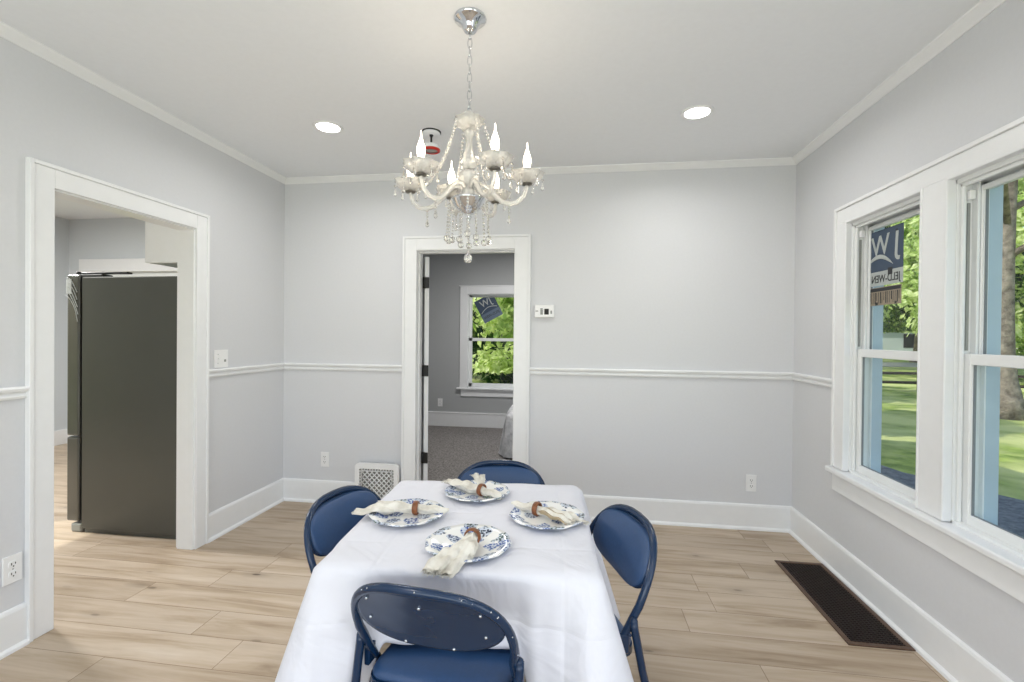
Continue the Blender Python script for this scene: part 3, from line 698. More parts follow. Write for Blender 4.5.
# lattice grille at the foot of the back wall
g = thing('air_return_grille', 'white plastic lattice grille standing against the back wall left of the doorway', 'grille', (.842, -.052, 0))
def rrect(x0, x1, z0, z1, r, n=6):
    P = []
    for (cx_, cz_, a0) in ((x1 - r, z1 - r, 0), (x0 + r, z1 - r, PI / 2), (x0 + r, z0 + r, PI), (x1 - r, z0 + r, 3 * PI / 2)):
        for i in range(n + 1): a = a0 + PI / 2 * i / n; P.append((cx_ + r * math.cos(a), cz_ + r * math.sin(a)))
    return P
b = MB()
HX, ZT = .178, .352
O = rrect(-HX, HX, 0, ZT, .03); I = rrect(-HX + .035, HX - .035, .035, ZT - .04, .012)
for y0 in (-.02, .015):
    A = [b.bm.verts.new((p[0], y0, p[1])) for p in O]; B = [b.bm.verts.new((p[0], y0, p[1])) for p in I]
    for i in range(len(A)): b.bm.faces.new((A[i], A[(i + 1) % len(A)], B[(i + 1) % len(A)], B[i]))
for P in (O, I):
    A = [b.bm.verts.new((p[0], -.02, p[1])) for p in P]; B = [b.bm.verts.new((p[0], .015, p[1])) for p in P]
    for i in range(len(A)): b.bm.faces.new((A[i], A[(i + 1) % len(A)], B[(i + 1) % len(A)], B[i]))
bmesh.ops.recalc_face_normals(b.bm, faces=b.bm.faces)
b.build('rim', M['plastic'], g)
b = MB()
x0, x1, z0, z1 = -HX + .055, HX - .055, .055, ZT - .062
def clip_line(c, sgn):   # x + sgn*z = c
    pts = []
    for x in (x0, x1):
        z = (c - x) * sgn
        if z0 - 1e-9 <= z <= z1 + 1e-9: pts.append((x, z))
    for z in (z0, z1):
        x = c - sgn * z
        if x0 + 1e-6 < x < x1 - 1e-6: pts.append((x, z))
    return pts[:2]
for sgn in (1, -1):
    for i in range(-30, 40):
        p = clip_line(i * .040, sgn)
        if len(p) == 2 and (Vector(p[0]) - Vector(p[1])).length > .01: b.tube([(p[0][0], -.008 + sgn * .002, p[0][1]), (p[1][0], -.008 + sgn * .002, p[1][1])], .0045, 6)
# slotted border between lattice and rim
for (xa, xb, za, zb) in ((x0, x1, z1, z1 + .006), (x0, x1, z0 - .006, z0), (x0 - .006, x0, z0 - .006, z1 + .006), (x1, x1 + .006, z0 - .006, z1 + .006)): b.box(xa, xb, -.014, -.002, za, zb)
for i in range(12):
    x = x0 + (x1 - x0) * i / 11; b.box(x - .004, x + .004, -.014, -.004, z1 + .004, ZT - .038); b.box(x - .004, x + .004, -.014, -.004, .033, z0)
for i in range(11):
    z = z0 + (z1 - z0) * i / 10; b.box(-HX + .033, x0, -.014, -.004, z - .004, z + .004); b.box(x1, HX - .033, -.014, -.004, z - .004, z + .004)
b.build('lattice', M['plastic'], g)
b = MB(); b.box(-HX + .03, HX - .03, .008, .012, .03, ZT - .035); b.build('back_panel', paint('shadow_grey_panel', (150, 148, 142), .8, .02, 0), g)
# floor register
fgx0, fgx1, fgy0, fgy1 = 3.615, 3.888, -1.285, -.49
r = thing('floor_register', 'dark brown metal floor register beside the right wall', 'register', ((fgx0 + fgx1) / 2, (fgy0 + fgy1) / 2, 0))
b = MB(); hx, hy = (fgx1 - fgx0) / 2, (fgy1 - fgy0) / 2; fw = .024
b.box(-hx, hx, -hy, -hy + fw, 0, .007, .002); b.box(-hx, hx, hy - fw, hy, 0, .007, .002); b.box(-hx, -hx + fw, -hy + fw, hy - fw, 0, .007, .002); b.box(hx - fw, hx, -hy + fw, hy - fw, 0, .007, .002)
b.build('frame', M['rust'], r)
b = MB(); n = 46
for i in range(n):
    y = -hy + fw + (2 * hy - 2 * fw) * (i + .5) / n; b.box(-hx + fw, hx - fw, y - .0022, y + .0022, .001, .0055)
for i in range(13):
    x = -hx + fw + (2 * hx - 2 * fw) * (i + .5) / 13; b.box(x - .0015, x + .0015, -hy + fw, hy - fw, .001, .005)
b.build('grate', M['rustdark'], r)
b = MB(); b.box(-hx + fw, hx - fw, -hy + fw, hy - fw, .0002, .0012); b.build('duct_opening', M['dark'], r)

# recessed downlights
def downlight(loc, label):
    d = thing('ceiling_downlight', label, 'ceiling light', loc, 0, 'recessed ceiling downlights')
    b = MB(); b.lathe([(.066, -.001), (.070, -.006), (.084, -.005), (.088, 0), (.066, 0)], 36); b.build('trim_ring', M['plastic'], d)
    b = MB(); b.lathe([(0, -.004), (.066, -.004), (.067, -.001), (0, -.001)], 36); b.build('lens', M['lens'], d)
    return d
spots = [((.873, -.872, CH), 'round recessed downlight left of the chandelier'), ((3.053, -.802, CH), 'round recessed downlight right of the chandelier'),
         ((.86, -3.6, CH), 'round recessed downlight behind the viewer on the left'), ((3.045, -3.6, CH), 'round recessed downlight behind the viewer on the right')]
dl = downlight(*spots[0])
for i, (loc, lab) in enumerate(spots):
    if i: copy_tree(dl, lab, loc)
    light('downlight_beam', 'AREA', (loc[0], loc[1], CH - .012), (0, 0, 0), 6.5, (1, .985, .96), shape='DISK', size=.13, spread=math.radians(165))
# ceiling alarm
a = thing('ceiling_alarm', 'small white ceiling alarm with a red lower rim behind the chandelier', 'alarm', (1.482, -.731, CH))
b = MB(); b.lathe([(0, 0), (.060, 0), (.060, -.005), (0, -.005)], 28); b.build('shadow_gap', M['dark'], a)
b = MB(); b.lathe([(0, -.005), (.053, -.005), (.055, -.012), (.046, -.020), (0, -.020)], 28); b.build('base_plate', M['ceil'], a)
b = MB(); b.lathe([(0, -.02), (.013, -.02), (.006, -.035), (.006, -.09), (0, -.09)], 12); b.build('stem', M['dark'], a)
b = MB(); b.lathe([(0, -.082), (.050, -.084), (.056, -.092), (.056, -.112), (0, -.112)], 28); b.build('dish', M['ceil'], a)
b = MB(); b.lathe([(.0565, -.110), (.0565, -.118), (.044, -.124), (.040, -.122), (.040, -.112), (.0565, -.110)], 28); b.build('red_rim', M['red'], a)
b = MB(); b.lathe([(0, -.112), (.040, -.112), (.040, -.119), (0, -.119)], 28); b.build('dish_cover', M['greyplastic'], a)

# ------------------------------------------------------------------ table with cloth
TX, TY, TR, TZ = 2.038, -1.897, math.radians(3.9), .708
H = .402
tb = thing('card_table', 'square folding table hidden under a white cloth', 'table', (TX, TY, 0), TR)
b = MB(); b.box(-H + .01, H - .01, -H + .01, H - .01, TZ - .03, TZ, .008, 2); b.build('tabletop', M['steel'], tb)
for sx in (-1, 1):
    for sy in (-1, 1):
        b = MB(); b.tube([(sx * .355, sy * .355, TZ - .03), (sx * .375, sy * .375, 0)], .013, 10); b.build('leg', M['steel'], tb)
CZ = TZ + .004
def perim(u):
    """rounded square perimeter, u in 0..1 ; returns point, outward normal, side info"""
    r = .03; L = 2 * (H - r); q = PI / 2 * r; tot = 4 * (L + q); s = (u % 1) * tot
    for k in range(4):
        rot = Matrix.Rotation(k * PI / 2, 2)
        if s < L: p = Vector((-(H - r) + s, -H)); n = Vector((0, -1)); return rot @ p, rot @ n, k, -(H - r) + s
        s -= L
        if s < q: a = s / r; c = Vector((H - r, -(H - r))); n = Vector((math.sin(a), -math.cos(a))); return rot @ (c + n * r), rot @ n, k, 9
        s -= q
    return perim(0)
# chair spans per side in table coordinates: (centre, halfwidth)
spans = {0: (-.015, .245), 1: (-.06, .26), 2: (.0, .25), 3: (.0, .25)}
def cloth(u, v):
    p, n, k, s = perim(u)
    if v <= .34:
        t = v / .34; q = p * t
        return (q.x, q.y, CZ + .0012 * math.sin(q.x * 31) * math.sin(q.y * 27))
    t = (v - .34) / .66
    # distance to nearest corner along the square
    m = min(abs(p.x), abs(p.y)); dc = (H - m)
    cor = math.exp(-(dc / .085) ** 2)
    cw = math.exp(-(dc / .17) ** 2)
    chair = 0
    if s != 9:
        c, hw = spans[k]; d = abs(s - c); chair = 1 if d < hw - .06 else max(0, 1 - (d - hw + .06) / .09)
        chair = chair * chair * (3 - 2 * chair)
    hem = .335 - .20 * cw
    hem = hem * (1 - chair) + .492 * chair
    drop = CZ - hem
    tt = t ** 1.05
    z = CZ - drop * tt
    dz = CZ - z
    edge = .006 * min(1, dz / .01)
    fold = .014 * math.sin(s * 38 + k * 2) + .008 * math.sin(s * 71 + 1.3 * k) + .004 * math.sin(s * 23 + dz * 30) if s != 9 else 0
    fold *= (1 - cor) * min(1, dz / .15) * (1 - .8 * chair)
    out = edge + fold + dz * (.03 + .26 * cor + .05 * cw)
    out -= chair * .035 * min(1, dz / .12)
    if k in (1, 3): out += chair * .03 * math.sin(PI * min(1, tt * .62))
    if k == 0 and chair > 0: out += -.0 * chair
    return (p.x + n.x * out, p.y + n.y * out, z)
b = MB(); b.grid(cloth, 420, 34, True)
vs = b.bm.verts; bmesh.ops.remove_doubles(b.bm, verts=vs, dist=.0002)
bmesh.ops.recalc_face_normals(b.bm, faces=b.bm.faces)
o = b.build('tablecloth', M['cloth'], None, (TX, TY, 0), (0, 0, TR))
tag(o, 'white tablecloth draped to low points over the square table', 'tablecloth')
m = o.modifiers.new('thickness', 'SOLIDIFY'); m.thickness = .0015; m.offset = 1

# ------------------------------------------------------------------ folding chairs
def make_chair(label):
    c = thing('folding_chair', label, 'chair', (0, 0, 0), 0, 'navy folding chairs around the table')
    R = .0118
    def ty(z):   # main tube y at height z
        return .235 - .385 * (z / .52) if z < .52 else -.15 - .10 * ((z - .52) / .23)
    def arch(z): return 0
    pts = []
    for z in (0.012, .13, .26, .40, .50, .55): pts.append((-.197 - .012 * min(1, z / .4), ty(z), z))
    # arch over the top
    for i in range(25):
        a = PI * (1 - i / 24); cx_ = math.cos(a); s_ = math.sin(a)
        x = .217 * math.copysign(abs(cx_) ** .72, cx_); z = .585 + .177 * s_ ** .80
        yy = ty(z) - .030 * (1 - (x / .213) ** 2)
        pts.append((x, yy, z))
    for z in (.55, .50, .40, .26, .13, .012): pts.append((.197 + .012 * min(1, z / .4), ty(z), z))
    b = MB(); b.tube(pts, R, 12); b.build('front_leg_frame', M['blue'], c)
    # front cross brace
    b = MB(); b.tube([(-.20, ty(.16), .16), (.20, ty(.16), .16)], .008, 8); b.build('front_brace', M['blue'], c)
    # rear leg frame
    for s_ in (-1, 1):
        b = MB(); b.tube([(s_ * .224, ty(.545) + .004, .548), (s_ * .225, ty(.53) - .004, .53), (s_ * .226, -.185, .40), (s_ * .222, -.262, .10), (s_ * .218, -.285, .012)], R, 12)
        b.ball((s_ * .224, ty(.545) + .004, .548), R * 1.02, 10)
        b.build('rear_leg', M['blue'], c)
        b = MB(); b.box(min(s_ * .205, s_ * .222), max(s_ * .205, s_ * .222), ty(.50) - .012, ty(.50) + .05, .452, .508, .004); b.tube([(s_ * .200, ty(.51), .512), (s_ * .232, ty(.51), .512)], .005, 8)
        b.build('hinge_bracket', M['blue'], c)
        for (x, y, z) in ((s_ * .197, ty(0), .0), (s_ * .218, -.287, .0)):
            b = MB(); b.lathe([(0, 0), (.014, 0), (.0155, .004), (.0145, .03), (.0, .03)], 14, (x, y, z)); b.build('foot_cap', M['rubber'], c)
    b = MB(); b.tube([(-.222, -.235, .17), (.222, -.235, .17)], .008, 8); b.build('rear_brace', M['blue'], c)
    # seat
    def outline(y0, y1, wf, wr, r, n=6):
        P = []
        for (cx_, cy_, a0) in ((wf - r, y1 - r, 0), (-wf + r, y1 - r, PI / 2), (-wr + r, y0 + r, PI), (wr - r, y0 + r, 3 * PI / 2)):
            for i in range(n + 1): a = a0 + PI / 2 * i / n; P.append((cx_ + r * math.cos(a), cy_ + r * math.sin(a)))
        return P
    P = outline(-.185, .205, .182, .196, .045)
    b = MB(); b.prism(P, .425, .447, 'z'); b.build('seat_pan', M['blue'], c)
    b = MB(); rings = []
    for sc, z in ((.975, .447), (.985, .455), (.96, .464), (.88, .470), (.6, .474), (.3, .474)):
        rings.append([b.bm.verts.new((p[0] * sc, (p[1] - .01) * sc + .01, z)) for p in P])
    for A, B in zip(rings, rings[1:]):
        for i in range(len(A)):
            f = b.bm.faces.new((A[i], A[(i + 1) % len(A)], B[(i + 1) % len(A)], B[i])); f.smooth = True
    b.bm.faces.new(rings[-1]); b.bm.faces.new(rings[0][::-1]); bmesh.ops.recalc_face_normals(b.bm, faces=b.bm.faces)
    b.build('seat_pad', M['bluevinyl'], c)
    # backrest : shell + pad
    def shape(k, t):
        """t in 0..1 around, k scale ; returns x,z"""
        a = 2 * PI * t; x = math.cos(a); s_ = math.sin(a)
        X = .201 * math.copysign(abs(x) ** .62, x)
        Zc = .662
        if s_ >= 0: Zv = Zc + .088 * abs(s_) ** .62
        else: Zv = Zc - .078 * abs(s_) ** .75 * (1 - .10 * (x ** 2))
        return X * k, Zc + (Zv - Zc) * k
    def bp(k, t, off):
        X, Zv = shape(k, t)
        return (X, ty(Zv) - .030 * (1 - (X / .213) ** 2) + off, Zv)
    b = MB(); N = 48
    layers = [(1.0, -.004), (1.0, .004), (.0, .004)]
    seq = [(.0, -.005), (.5, -.005), (.93, -.005), (.99, -.007), (1.0, -.002), (.99, .003), (.5, .003), (0, .003)]
    rings = [[b.bm.verts.new(bp(max(k, .02), i / N, o_)) for i in range(N)] for k, o_ in seq]
    for A, B in zip(rings, rings[1:]):
        for i in range(N): f = b.bm.faces.new((A[i], A[(i + 1) % N], B[(i + 1) % N], B[i])); f.smooth = True
    b.bm.faces.new(rings[0][::-1]); b.bm.faces.new(rings[-1]); bmesh.ops.recalc_face_normals(b.bm, faces=b.bm.faces)
    br = b.build('backrest', M['blue'], c)
    b = MB(); seq = [(.955, .003), (.95, .012), (.90, .018), (.6, .021), (.0, .021)]
    rings = [[b.bm.verts.new(bp(max(k, .02), i / N, o_)) for i in range(N)] for k, o_ in seq]
    for A, B in zip(rings, rings[1:]):
        for i in range(N): f = b.bm.faces.new((A[i], A[(i + 1) % N], B[(i + 1) % N], B[i])); f.smooth = True
    b.bm.faces.new(rings[-1]); bmesh.ops.recalc_face_normals(b.bm, faces=b.bm.faces)
    b.build('back_pad', M['bluevinyl'], c)
    for (x, z) in ((-.15, .71), (0, .715), (.15, .71), (-.155, .645), (-.06, .592), (.07, .592), (.155, .64)):
        b = MB(); y = ty(z) - .030 * (1 - (x / .213) ** 2) - .006; b.ball((x, y, z), .0042, 8); b.build('screw', M['rivet'], br)
    # chips of bare steel on the tube
    rr = random.Random(3)
    for _ in range(14):
        b = MB()
        i = rr.randint(6, 30); p = Vector(pts[i]); d = Vector((p.x * 2.2, -.35 - rr.random() * .5, (p.z - .6) * 2)).normalized(); q = p + d * (R * .93)
        b.ball(q, rr.uniform(.0012, .0026), 6)
        b.build('paint_chip', M['rivet'], c)
    return c
chairs = [((2.055, -2.212), -6, 'navy folding chair nearest the viewer, its back towards the camera'),
          ((2.344, -2.015), 110, 'navy folding chair at the right side of the table'),
          ((1.757, -1.938), -101, 'navy folding chair at the left side of the table'),
          ((2.079, -1.618), 189, 'navy folding chair on the far side of the table, before the doorway')]
ch = make_chair(chairs[0][2])
for i, ((x, y), r_, lab) in enumerate(chairs):
    if i == 0: ch.location = (x, y, 0); ch.rotation_euler = (0, 0, math.radians(r_))
    else: copy_tree(ch, lab, (x, y, 0), math.radians(r_))

# ------------------------------------------------------------------ place settings
PZ = CZ + .002
def wobble(a, r, z): return .014 * math.cos(10 * a) * (r / .125) ** 3
b = MB(); b.lathe([(0, .004), (.074, .004), (.082, .006), (.110, .016), (.131, .020), (.133, .018), (.112, .011), (.084, .002), (.070, 0), (0, 0)], 80, wob=wobble)
plate0 = b.build('dinner_plate', M['plate'])
plates = [((1.796, -1.938), .4, 'blue floral china plate on the left of the table'), ((1.994, -1.668), 1.9, 'blue floral china plate at the far side of the table'),
          ((2.296, -1.880), 3.3, 'blue floral china plate on the right of the table'), ((2.068, -2.142), 5.0, 'blue floral china plate at the near edge of the table')]
for i, ((x, y), r_, lab) in enumerate(plates):
    o = plate0 if i == 0 else plate0.copy()
    if i: COL.objects.link(o)
    o.location = (x, y, PZ); o.rotation_euler = (0, 0, r_); tag(o, lab, 'plate', 'blue floral plates set on the table')
# give the pattern a different origin per plate through object coords rotation only

def napkin(seed, loc, rz, label, st, folds=(), ring_r=.021, tan=False, ring_tilt=0):
    """stations (x, half width, half height, y, z) along local x ; the ring sits round x = 0; folds: more cloth layers"""
    rg = random.Random(seed)
    nk = thing('cloth_napkin', label, 'napkin', loc, rz, 'cream napkins on the plates')
    def interp(S, x):
        for a, c in zip(S, S[1:]):
            if x <= c[0]:
                t = (x - a[0]) / (c[0] - a[0]); t = t * t * (3 - 2 * t); return [p + (q - p) * t for p, q in zip(a, c)]
        return list(S[-1])
    def layer(S, name, mat, seed2, pleat=5):
        r2 = random.Random(seed2); ph = [r2.uniform(0, 6.28) for _ in range(6)]; x0, x1 = S[0][0], S[-1][0]
        jit = [r2.uniform(0, 1) for _ in range(90)]
        def fn(u, v):
            a = 2 * PI * u; x = x0 + (x1 - x0) * v; _, wd, hh, yo, zo = interp(S, x)
            near = math.exp(-(x / .03) ** 2)
            amp = .10 + .16 * near
            rip = 1 + amp * math.sin(pleat * a + ph[0] + 8 * x) + amp * .6 * math.sin((2 * pleat + 1) * a + ph[1])
            y = wd * math.cos(a) * (1 + .5 * (rip - 1)) + yo
            z = hh * math.sin(a) * rip + zo + .0035 * math.sin(y * 160 + ph[2] + x * 25) * (1 - near) + .003 * math.sin(x * 90 + ph[3])
            if v > .985: x += .010 * jit[int(u * 89)]
            return (x, y, max(z, .0015))
        b = MB(); b.grid(fn, 84, 46, True)
        # close both ends
        b.bm.verts.ensure_lookup_table()
        return b.build(name, mat, nk)
    layer(st, 'linen_roll', M['napkin'], seed)
    for q, S in enumerate(folds):
        layer(S, 'linen_fold', M['napkin_tan' if (tan and q == 0) else 'napkin'], seed * 10 + q, 4)
    b = MB()
    for S in (st,) + tuple(folds):
        x, wd, hh, yo, zo = S[-1]
        n = max(10, int(wd * 900))
        for i in range(n):
            y = yo + wd * (2 * i / (n - 1) - 1); L = rg.uniform(.004, .011); z = zo + rg.uniform(-.3, .6) * hh
            b.tube([(x - .004, y * .99, z), (x + .005, y, z), (x + .005 + L, y + rg.uniform(-.004, .004), z - .002 + rg.uniform(-.004, .002))], .0009, 4)
    b.build('fringe', M['napkin'], nk)
    b = MB(); prof = [(ring_r + .0040 * math.cos(2 * PI * i / 12), .0105 * math.sin(2 * PI * i / 12)) for i in range(13)]
    b.lathe(prof, 36, mat=Matrix.Rotation(PI / 2 + ring_tilt, 4, 'Y'))
    zc = interp(st, 0)[4]
    for v in b.bm.verts: v.co.z += max(zc, ring_r + .003)
    ring = b.build('napkin_ring', M['oakring'], nk); ring['label'] = 'orange brown wooden ring'
    return nk
NZ = PZ + .005
Z0 = .022
napkin(1, (1.822, -1.925, NZ), math.radians(186), 'cream fringed napkin in a wooden ring on the left plate, trailing towards the left chair',
       [(-0.1210, 0.0056, 0.0030, 0.0000, 0.0180), (-0.1008, 0.0157, 0.0080, 0.0020, 0.0180), (-0.0504, 0.0213, 0.0110, 0.0000, 0.0200), (-0.0134, 0.0146, 0.0120, 0.0000, 0.0220), (0.0134, 0.0157, 0.0130, 0.0000, 0.0220), (0.0560, 0.0269, 0.0160, 0.0000, 0.0240), (0.1120, 0.0403, 0.0150, 0.0020, 0.0240), (0.1512, 0.0336, 0.0090, 0.0120, 0.0220), (0.2072, 0.0190, 0.0060, 0.0300, 0.0160)],
       ([(0.0000, 0.0112, 0.0080, 0.0000, 0.0220), (0.0560, 0.0224, 0.0080, -0.0120, 0.0260), (0.1120, 0.0336, 0.0060, -0.0200, 0.0260), (0.1456, 0.0291, 0.0040, -0.0220, 0.0240)],))
napkin(2, (2.017, -1.690, NZ), math.radians(153), 'cream fringed napkin in a wooden ring on the far plate',
       [(-0.1008, 0.0069, 0.0060, 0.0000, 0.0160), (-0.0784, 0.0207, 0.0120, 0.0000, 0.0180), (-0.0392, 0.0230, 0.0130, 0.0000, 0.0200), (-0.0112, 0.0161, 0.0130, 0.0000, 0.0220), (0.0134, 0.0172, 0.0140, 0.0000, 0.0220), (0.0672, 0.0299, 0.0150, 0.0000, 0.0260), (0.1344, 0.0345, 0.0090, 0.0000, 0.0260), (0.1960, 0.0207, 0.0050, -0.0080, 0.0220)],
       ([(0.0000, 0.0103, 0.0080, 0.0000, 0.0220), (0.0157, 0.0138, 0.0090, -0.0080, 0.0400), (0.0336, 0.0184, 0.0080, -0.0140, 0.0580), (0.0493, 0.0172, 0.0050, -0.0200, 0.0720)], [(0.0000, 0.0103, 0.0080, 0.0000, 0.0220), (0.0067, 0.0138, 0.0080, -0.0120, 0.0420), (0.0157, 0.0161, 0.0070, -0.0260, 0.0580), (0.0246, 0.0138, 0.0040, -0.0360, 0.0700)]))
napkin(3, (2.258, -1.862, NZ), math.radians(-26), 'cream and tan napkin in a wooden ring on the right plate',
       [(-.112, .003, .003, .0, .024), (-.085, .012, .007, 0, .022), (-.04, .016, .009, 0, .022), (-.010, .012, .012, 0, Z0), (.012, .013, .013, 0, Z0), (.06, .026, .013, 0, .022), (.11, .030, .010, -.004, .020), (.15, .022, .006, -.010, .016)],
       ([(.0, .008, .006, 0, Z0), (.05, .018, .008, -.014, .026), (.10, .022, .006, -.022, .022), (.135, .016, .004, -.024, .016)], [(.0, .008, .006, 0, Z0), (.06, .016, .006, .016, .024), (.12, .022, .004, .026, .018), (.185, .012, .003, .018, .010)]), tan=True)
napkin(4, (2.080, -2.135, NZ), math.radians(-97), 'cream fringed napkin in a wooden ring on the near plate, hanging to the table edge',
       [(-0.0216, 0.0118, 0.0080, 0.0000, 0.0220), (-0.0108, 0.0165, 0.0120, 0.0000, 0.0220), (0.0130, 0.0177, 0.0140, 0.0000, 0.0240), (0.0540, 0.0354, 0.0140, 0.0000, 0.0220), (0.0918, 0.0425, 0.0110, -0.0040, 0.0180), (0.1296, 0.0401, 0.0090, -0.0140, 0.0120), (0.1998, 0.0425, 0.0060, -0.0260, 0.0040)],
       ([(0.0000, 0.0094, 0.0060, 0.0000, 0.0280), (0.0432, 0.0236, 0.0080, 0.0000, 0.0300), (0.0810, 0.0330, 0.0080, 0.0040, 0.0240), (0.1026, 0.0354, 0.0030, 0.0060, 0.0180)], [(0.0648, 0.0189, 0.0060, -0.0120, 0.0160), (0.1080, 0.0283, 0.0080, -0.0300, 0.0180), (0.1620, 0.0307, 0.0080, -0.0420, 0.0140), (0.1998, 0.0260, 0.0060, -0.0460, 0.0100)]), ring_r=.023)

# ------------------------------------------------------------------ chandelier
cxh, cyh = 1.960, -1.725
CHD = thing('chandelier', 'crystal chandelier with six candle bulbs hanging over the table', 'chandelier', (cxh, cyh, CH))
def zl(z): return z - CH
b = MB(); b.lathe([(0, 0), (.064, 0), (.066, -.006), (.060, -.012), (.042, -.022), (.032, -.042), (.024, -.054), (.018, -.058), (0, -.060)], 32); b.build('canopy', M['chrome'], CHD)
b = MB(); z = -.058; k = 0; pts = []
b.tube([(0, 0, -.056), (0, 0, -.085)], .003, 8)
z = -.082
while z > zl(2.275):
    lp = []
    for i in range(16):
        a = 2 * PI * i / 16; dx = .0085 * math.cos(a); dz = .020 * math.sin(a) ; dz = math.copysign(min(abs(dz) * 1.15, .0205), dz)
        lp.append((dx if k % 2 == 0 else 0, 0 if k % 2 == 0 else dx, z - .019 + dz))
    b.tube(lp, .0021, 6, closed=True); z -= .0345; k += 1
b.build('chain', M['chrome'], CHD)
b = MB(); b.tube([(0, 0, zl(2.28)), (0, 0, zl(1.86))], .004, 8); b.build('centre_rod', M['chrome'], CHD)
def scallop(a, r, z): return .06 * math.cos(8 * a) * min(1, r / .05)
def bowl(r, h, zb): return [(.010, zb), (r * .45, zb + .004), (r * .80, zb + h * .35), (r, zb + h), (r * .95, zb + h * 1.02), (r * .74, zb + h * .42), (r * .42, zb + .010), (.010, zb + .008)]
b = MB(); b.lathe(bowl(.060, .040, zl(2.195)), 48, wob=scallop); b.lathe([(.008, zl(2.268)), (.020, zl(2.262)), (.024, zl(2.25)), (.014, zl(2.235)), (.010, zl(2.20))], 20); b.build('crown_bowl', M['crystal'], CHD)
b = MB(); b.lathe([(.010, zl(2.195)), (.020, zl(2.188)), (.022, zl(2.175)), (.013, zl(2.165)), (.012, zl(2.14)), (.017, zl(2.11)), (.027, zl(2.08)), (.033, zl(2.06)), (.026, zl(2.042)), (.012, zl(2.033))], 28, wob=lambda a, r, z: .05 * math.cos(12 * a)); b.build('glass_column', M['crystal'], CHD)
b = MB(); b.lathe([(.010, zl(2.034)), (.030, zl(2.028)), (.042, zl(2.008)), (.040, zl(1.995)), (.020, zl(1.982)), (.014, zl(1.965)), (.022, zl(1.955)), (.024, zl(1.94)), (.012, zl(1.925))], 28, wob=lambda a, r, z: .07 * math.cos(10 * a)); b.build('centre_hub', M['crystal'], CHD)
b = MB(); b.lathe([(0, zl(2.036)), (.015, zl(2.036)), (.015, zl(2.031)), (0, zl(2.031))], 20); b.lathe([(0, zl(1.982)), (.012, zl(1.982)), (.012, zl(1.972)), (0, zl(1.972))], 20); b.build('collar', M['pewter'], CHD)
b = MB(); b.lathe([(.008, zl(1.836)), (.014, zl(1.846)), (.008, zl(1.854)), (.030, zl(1.862)), (.053, zl(1.884)), (.066, zl(1.912)), (.071, zl(1.918)), (.060, zl(1.922)), (.0, zl(1.922))], 36); b.lathe([(0, zl(1.824)), (.006, zl(1.830)), (.008, zl(1.838)), (0, zl(1.842))], 12); b.build('chrome_bowl', M['chrome'], CHD)
S = Vector((.972, .234)); NV = Vector((.234, -.972))
arms = [(14, .235), (66, .228), (147, .212), (203, .262), (247, .190), (300, .244)]
def strand(b, p0, p1, n, r, sag):
    for i in range(n):
        t = (i + .5) / n; p = Vector(p0).lerp(Vector(p1), t); p.z -= sag * 4 * t * (1 - t); b.ball(p, r, 8, smooth=False)
def teardrop(b, p, h, r):
    b.lathe([(0, 0), (r * .35, -h * .12), (r * .8, -h * .55), (r, -h * .75), (r * .7, -h * .92), (0, -h)], 8, p, smooth=False)
CUPZ = 1.985
for ang, rad in arms:
    a = math.radians(ang); d2 = S * math.cos(a) + NV * math.sin(a); d = Vector((d2.x, d2.y, 0))
    def P(r, z): return (d.x * r, d.y * r, zl(z))
    ctrl = [(.020, 1.960), (.035, 1.975), (.055, 1.978), (.08, 1.960), (.11, 1.925), (.14, 1.900), (.17, 1.892), (.20, 1.900), (.222, 1.922), (.232, 1.950), (.235, CUPZ - .022)]
    sc = rad / .235
    b = MB(); b.tube([P(r * sc, z) for r, z in ctrl], [.009, .0095, .010, .010, .010, .0098, .0095, .009, .0085, .008, .008], 10); b.build('arm', M['crystal'], CHD)
    c = P(rad, CUPZ)
    b = MB(); b.lathe([(.010, -.014), (.034, -.010), (.056, .006), (.066, .026), (.063, .028), (.050, .010), (.030, -.004), (.010, -.006)], 48, c, wob=scallop); cup = b.build('bobeche', M['crystal'], CHD)
    b = MB(); b.lathe([(0, -.022), (.020, -.020), (.022, -.015), (0, -.014)], 20, c); b.build('cup_collar', M['pewter'], cup)
    b = MB(); b.lathe([(0, -.008), (.010, -.008), (.010, .042), (0, .042)], 14, c); b.build('candle_socket', M['pewter'], CHD)
    b = MB(); b.lathe([(0, .042), (.010, .044), (.0135, .056), (.0160, .072), (.0140, .090), (.0085, .106), (.0035, .122), (.0012, .146), (0, .148)], 18, c); b.build('flame_bulb', M['bulb'], CHD)
    light('candle_glow', 'POINT', (cxh + c[0], cyh + c[1], CUPZ + .085), (0, 0, 0), 1.7, (1, .85, .66), shadow_soft_size=.019)
    # pendants around the cup
    for j in range(6):
        b = MB()
        aa = 2 * PI * j / 6 + a; q = (c[0] + .062 * math.cos(aa), c[1] + .062 * math.sin(aa), c[2] + .012)
        b.ball((q[0], q[1], q[2] - .010), .0055, 8, smooth=False); teardrop(b, (q[0], q[1], q[2] - .018), .034, .0075)
        b.build('pendant', M['clear'], cup)
    b = MB()
    q = P(rad * .70, 1.888); strand(b, q, (q[0], q[1], q[2] - .035), 3, .0052, 0); teardrop(b, (q[0], q[1], q[2] - .036), .036, .0085); b.build('arm_pendant', M['clear'], CHD)
    # bead garland from crown bowl to the cup
    b = MB(); strand(b, P(.058, 2.222), P(rad * .72, CUPZ + .005), 24, .0058, .035)
    b.build('bead_garland', M['crystal'], CHD)
rg = random.Random(5)
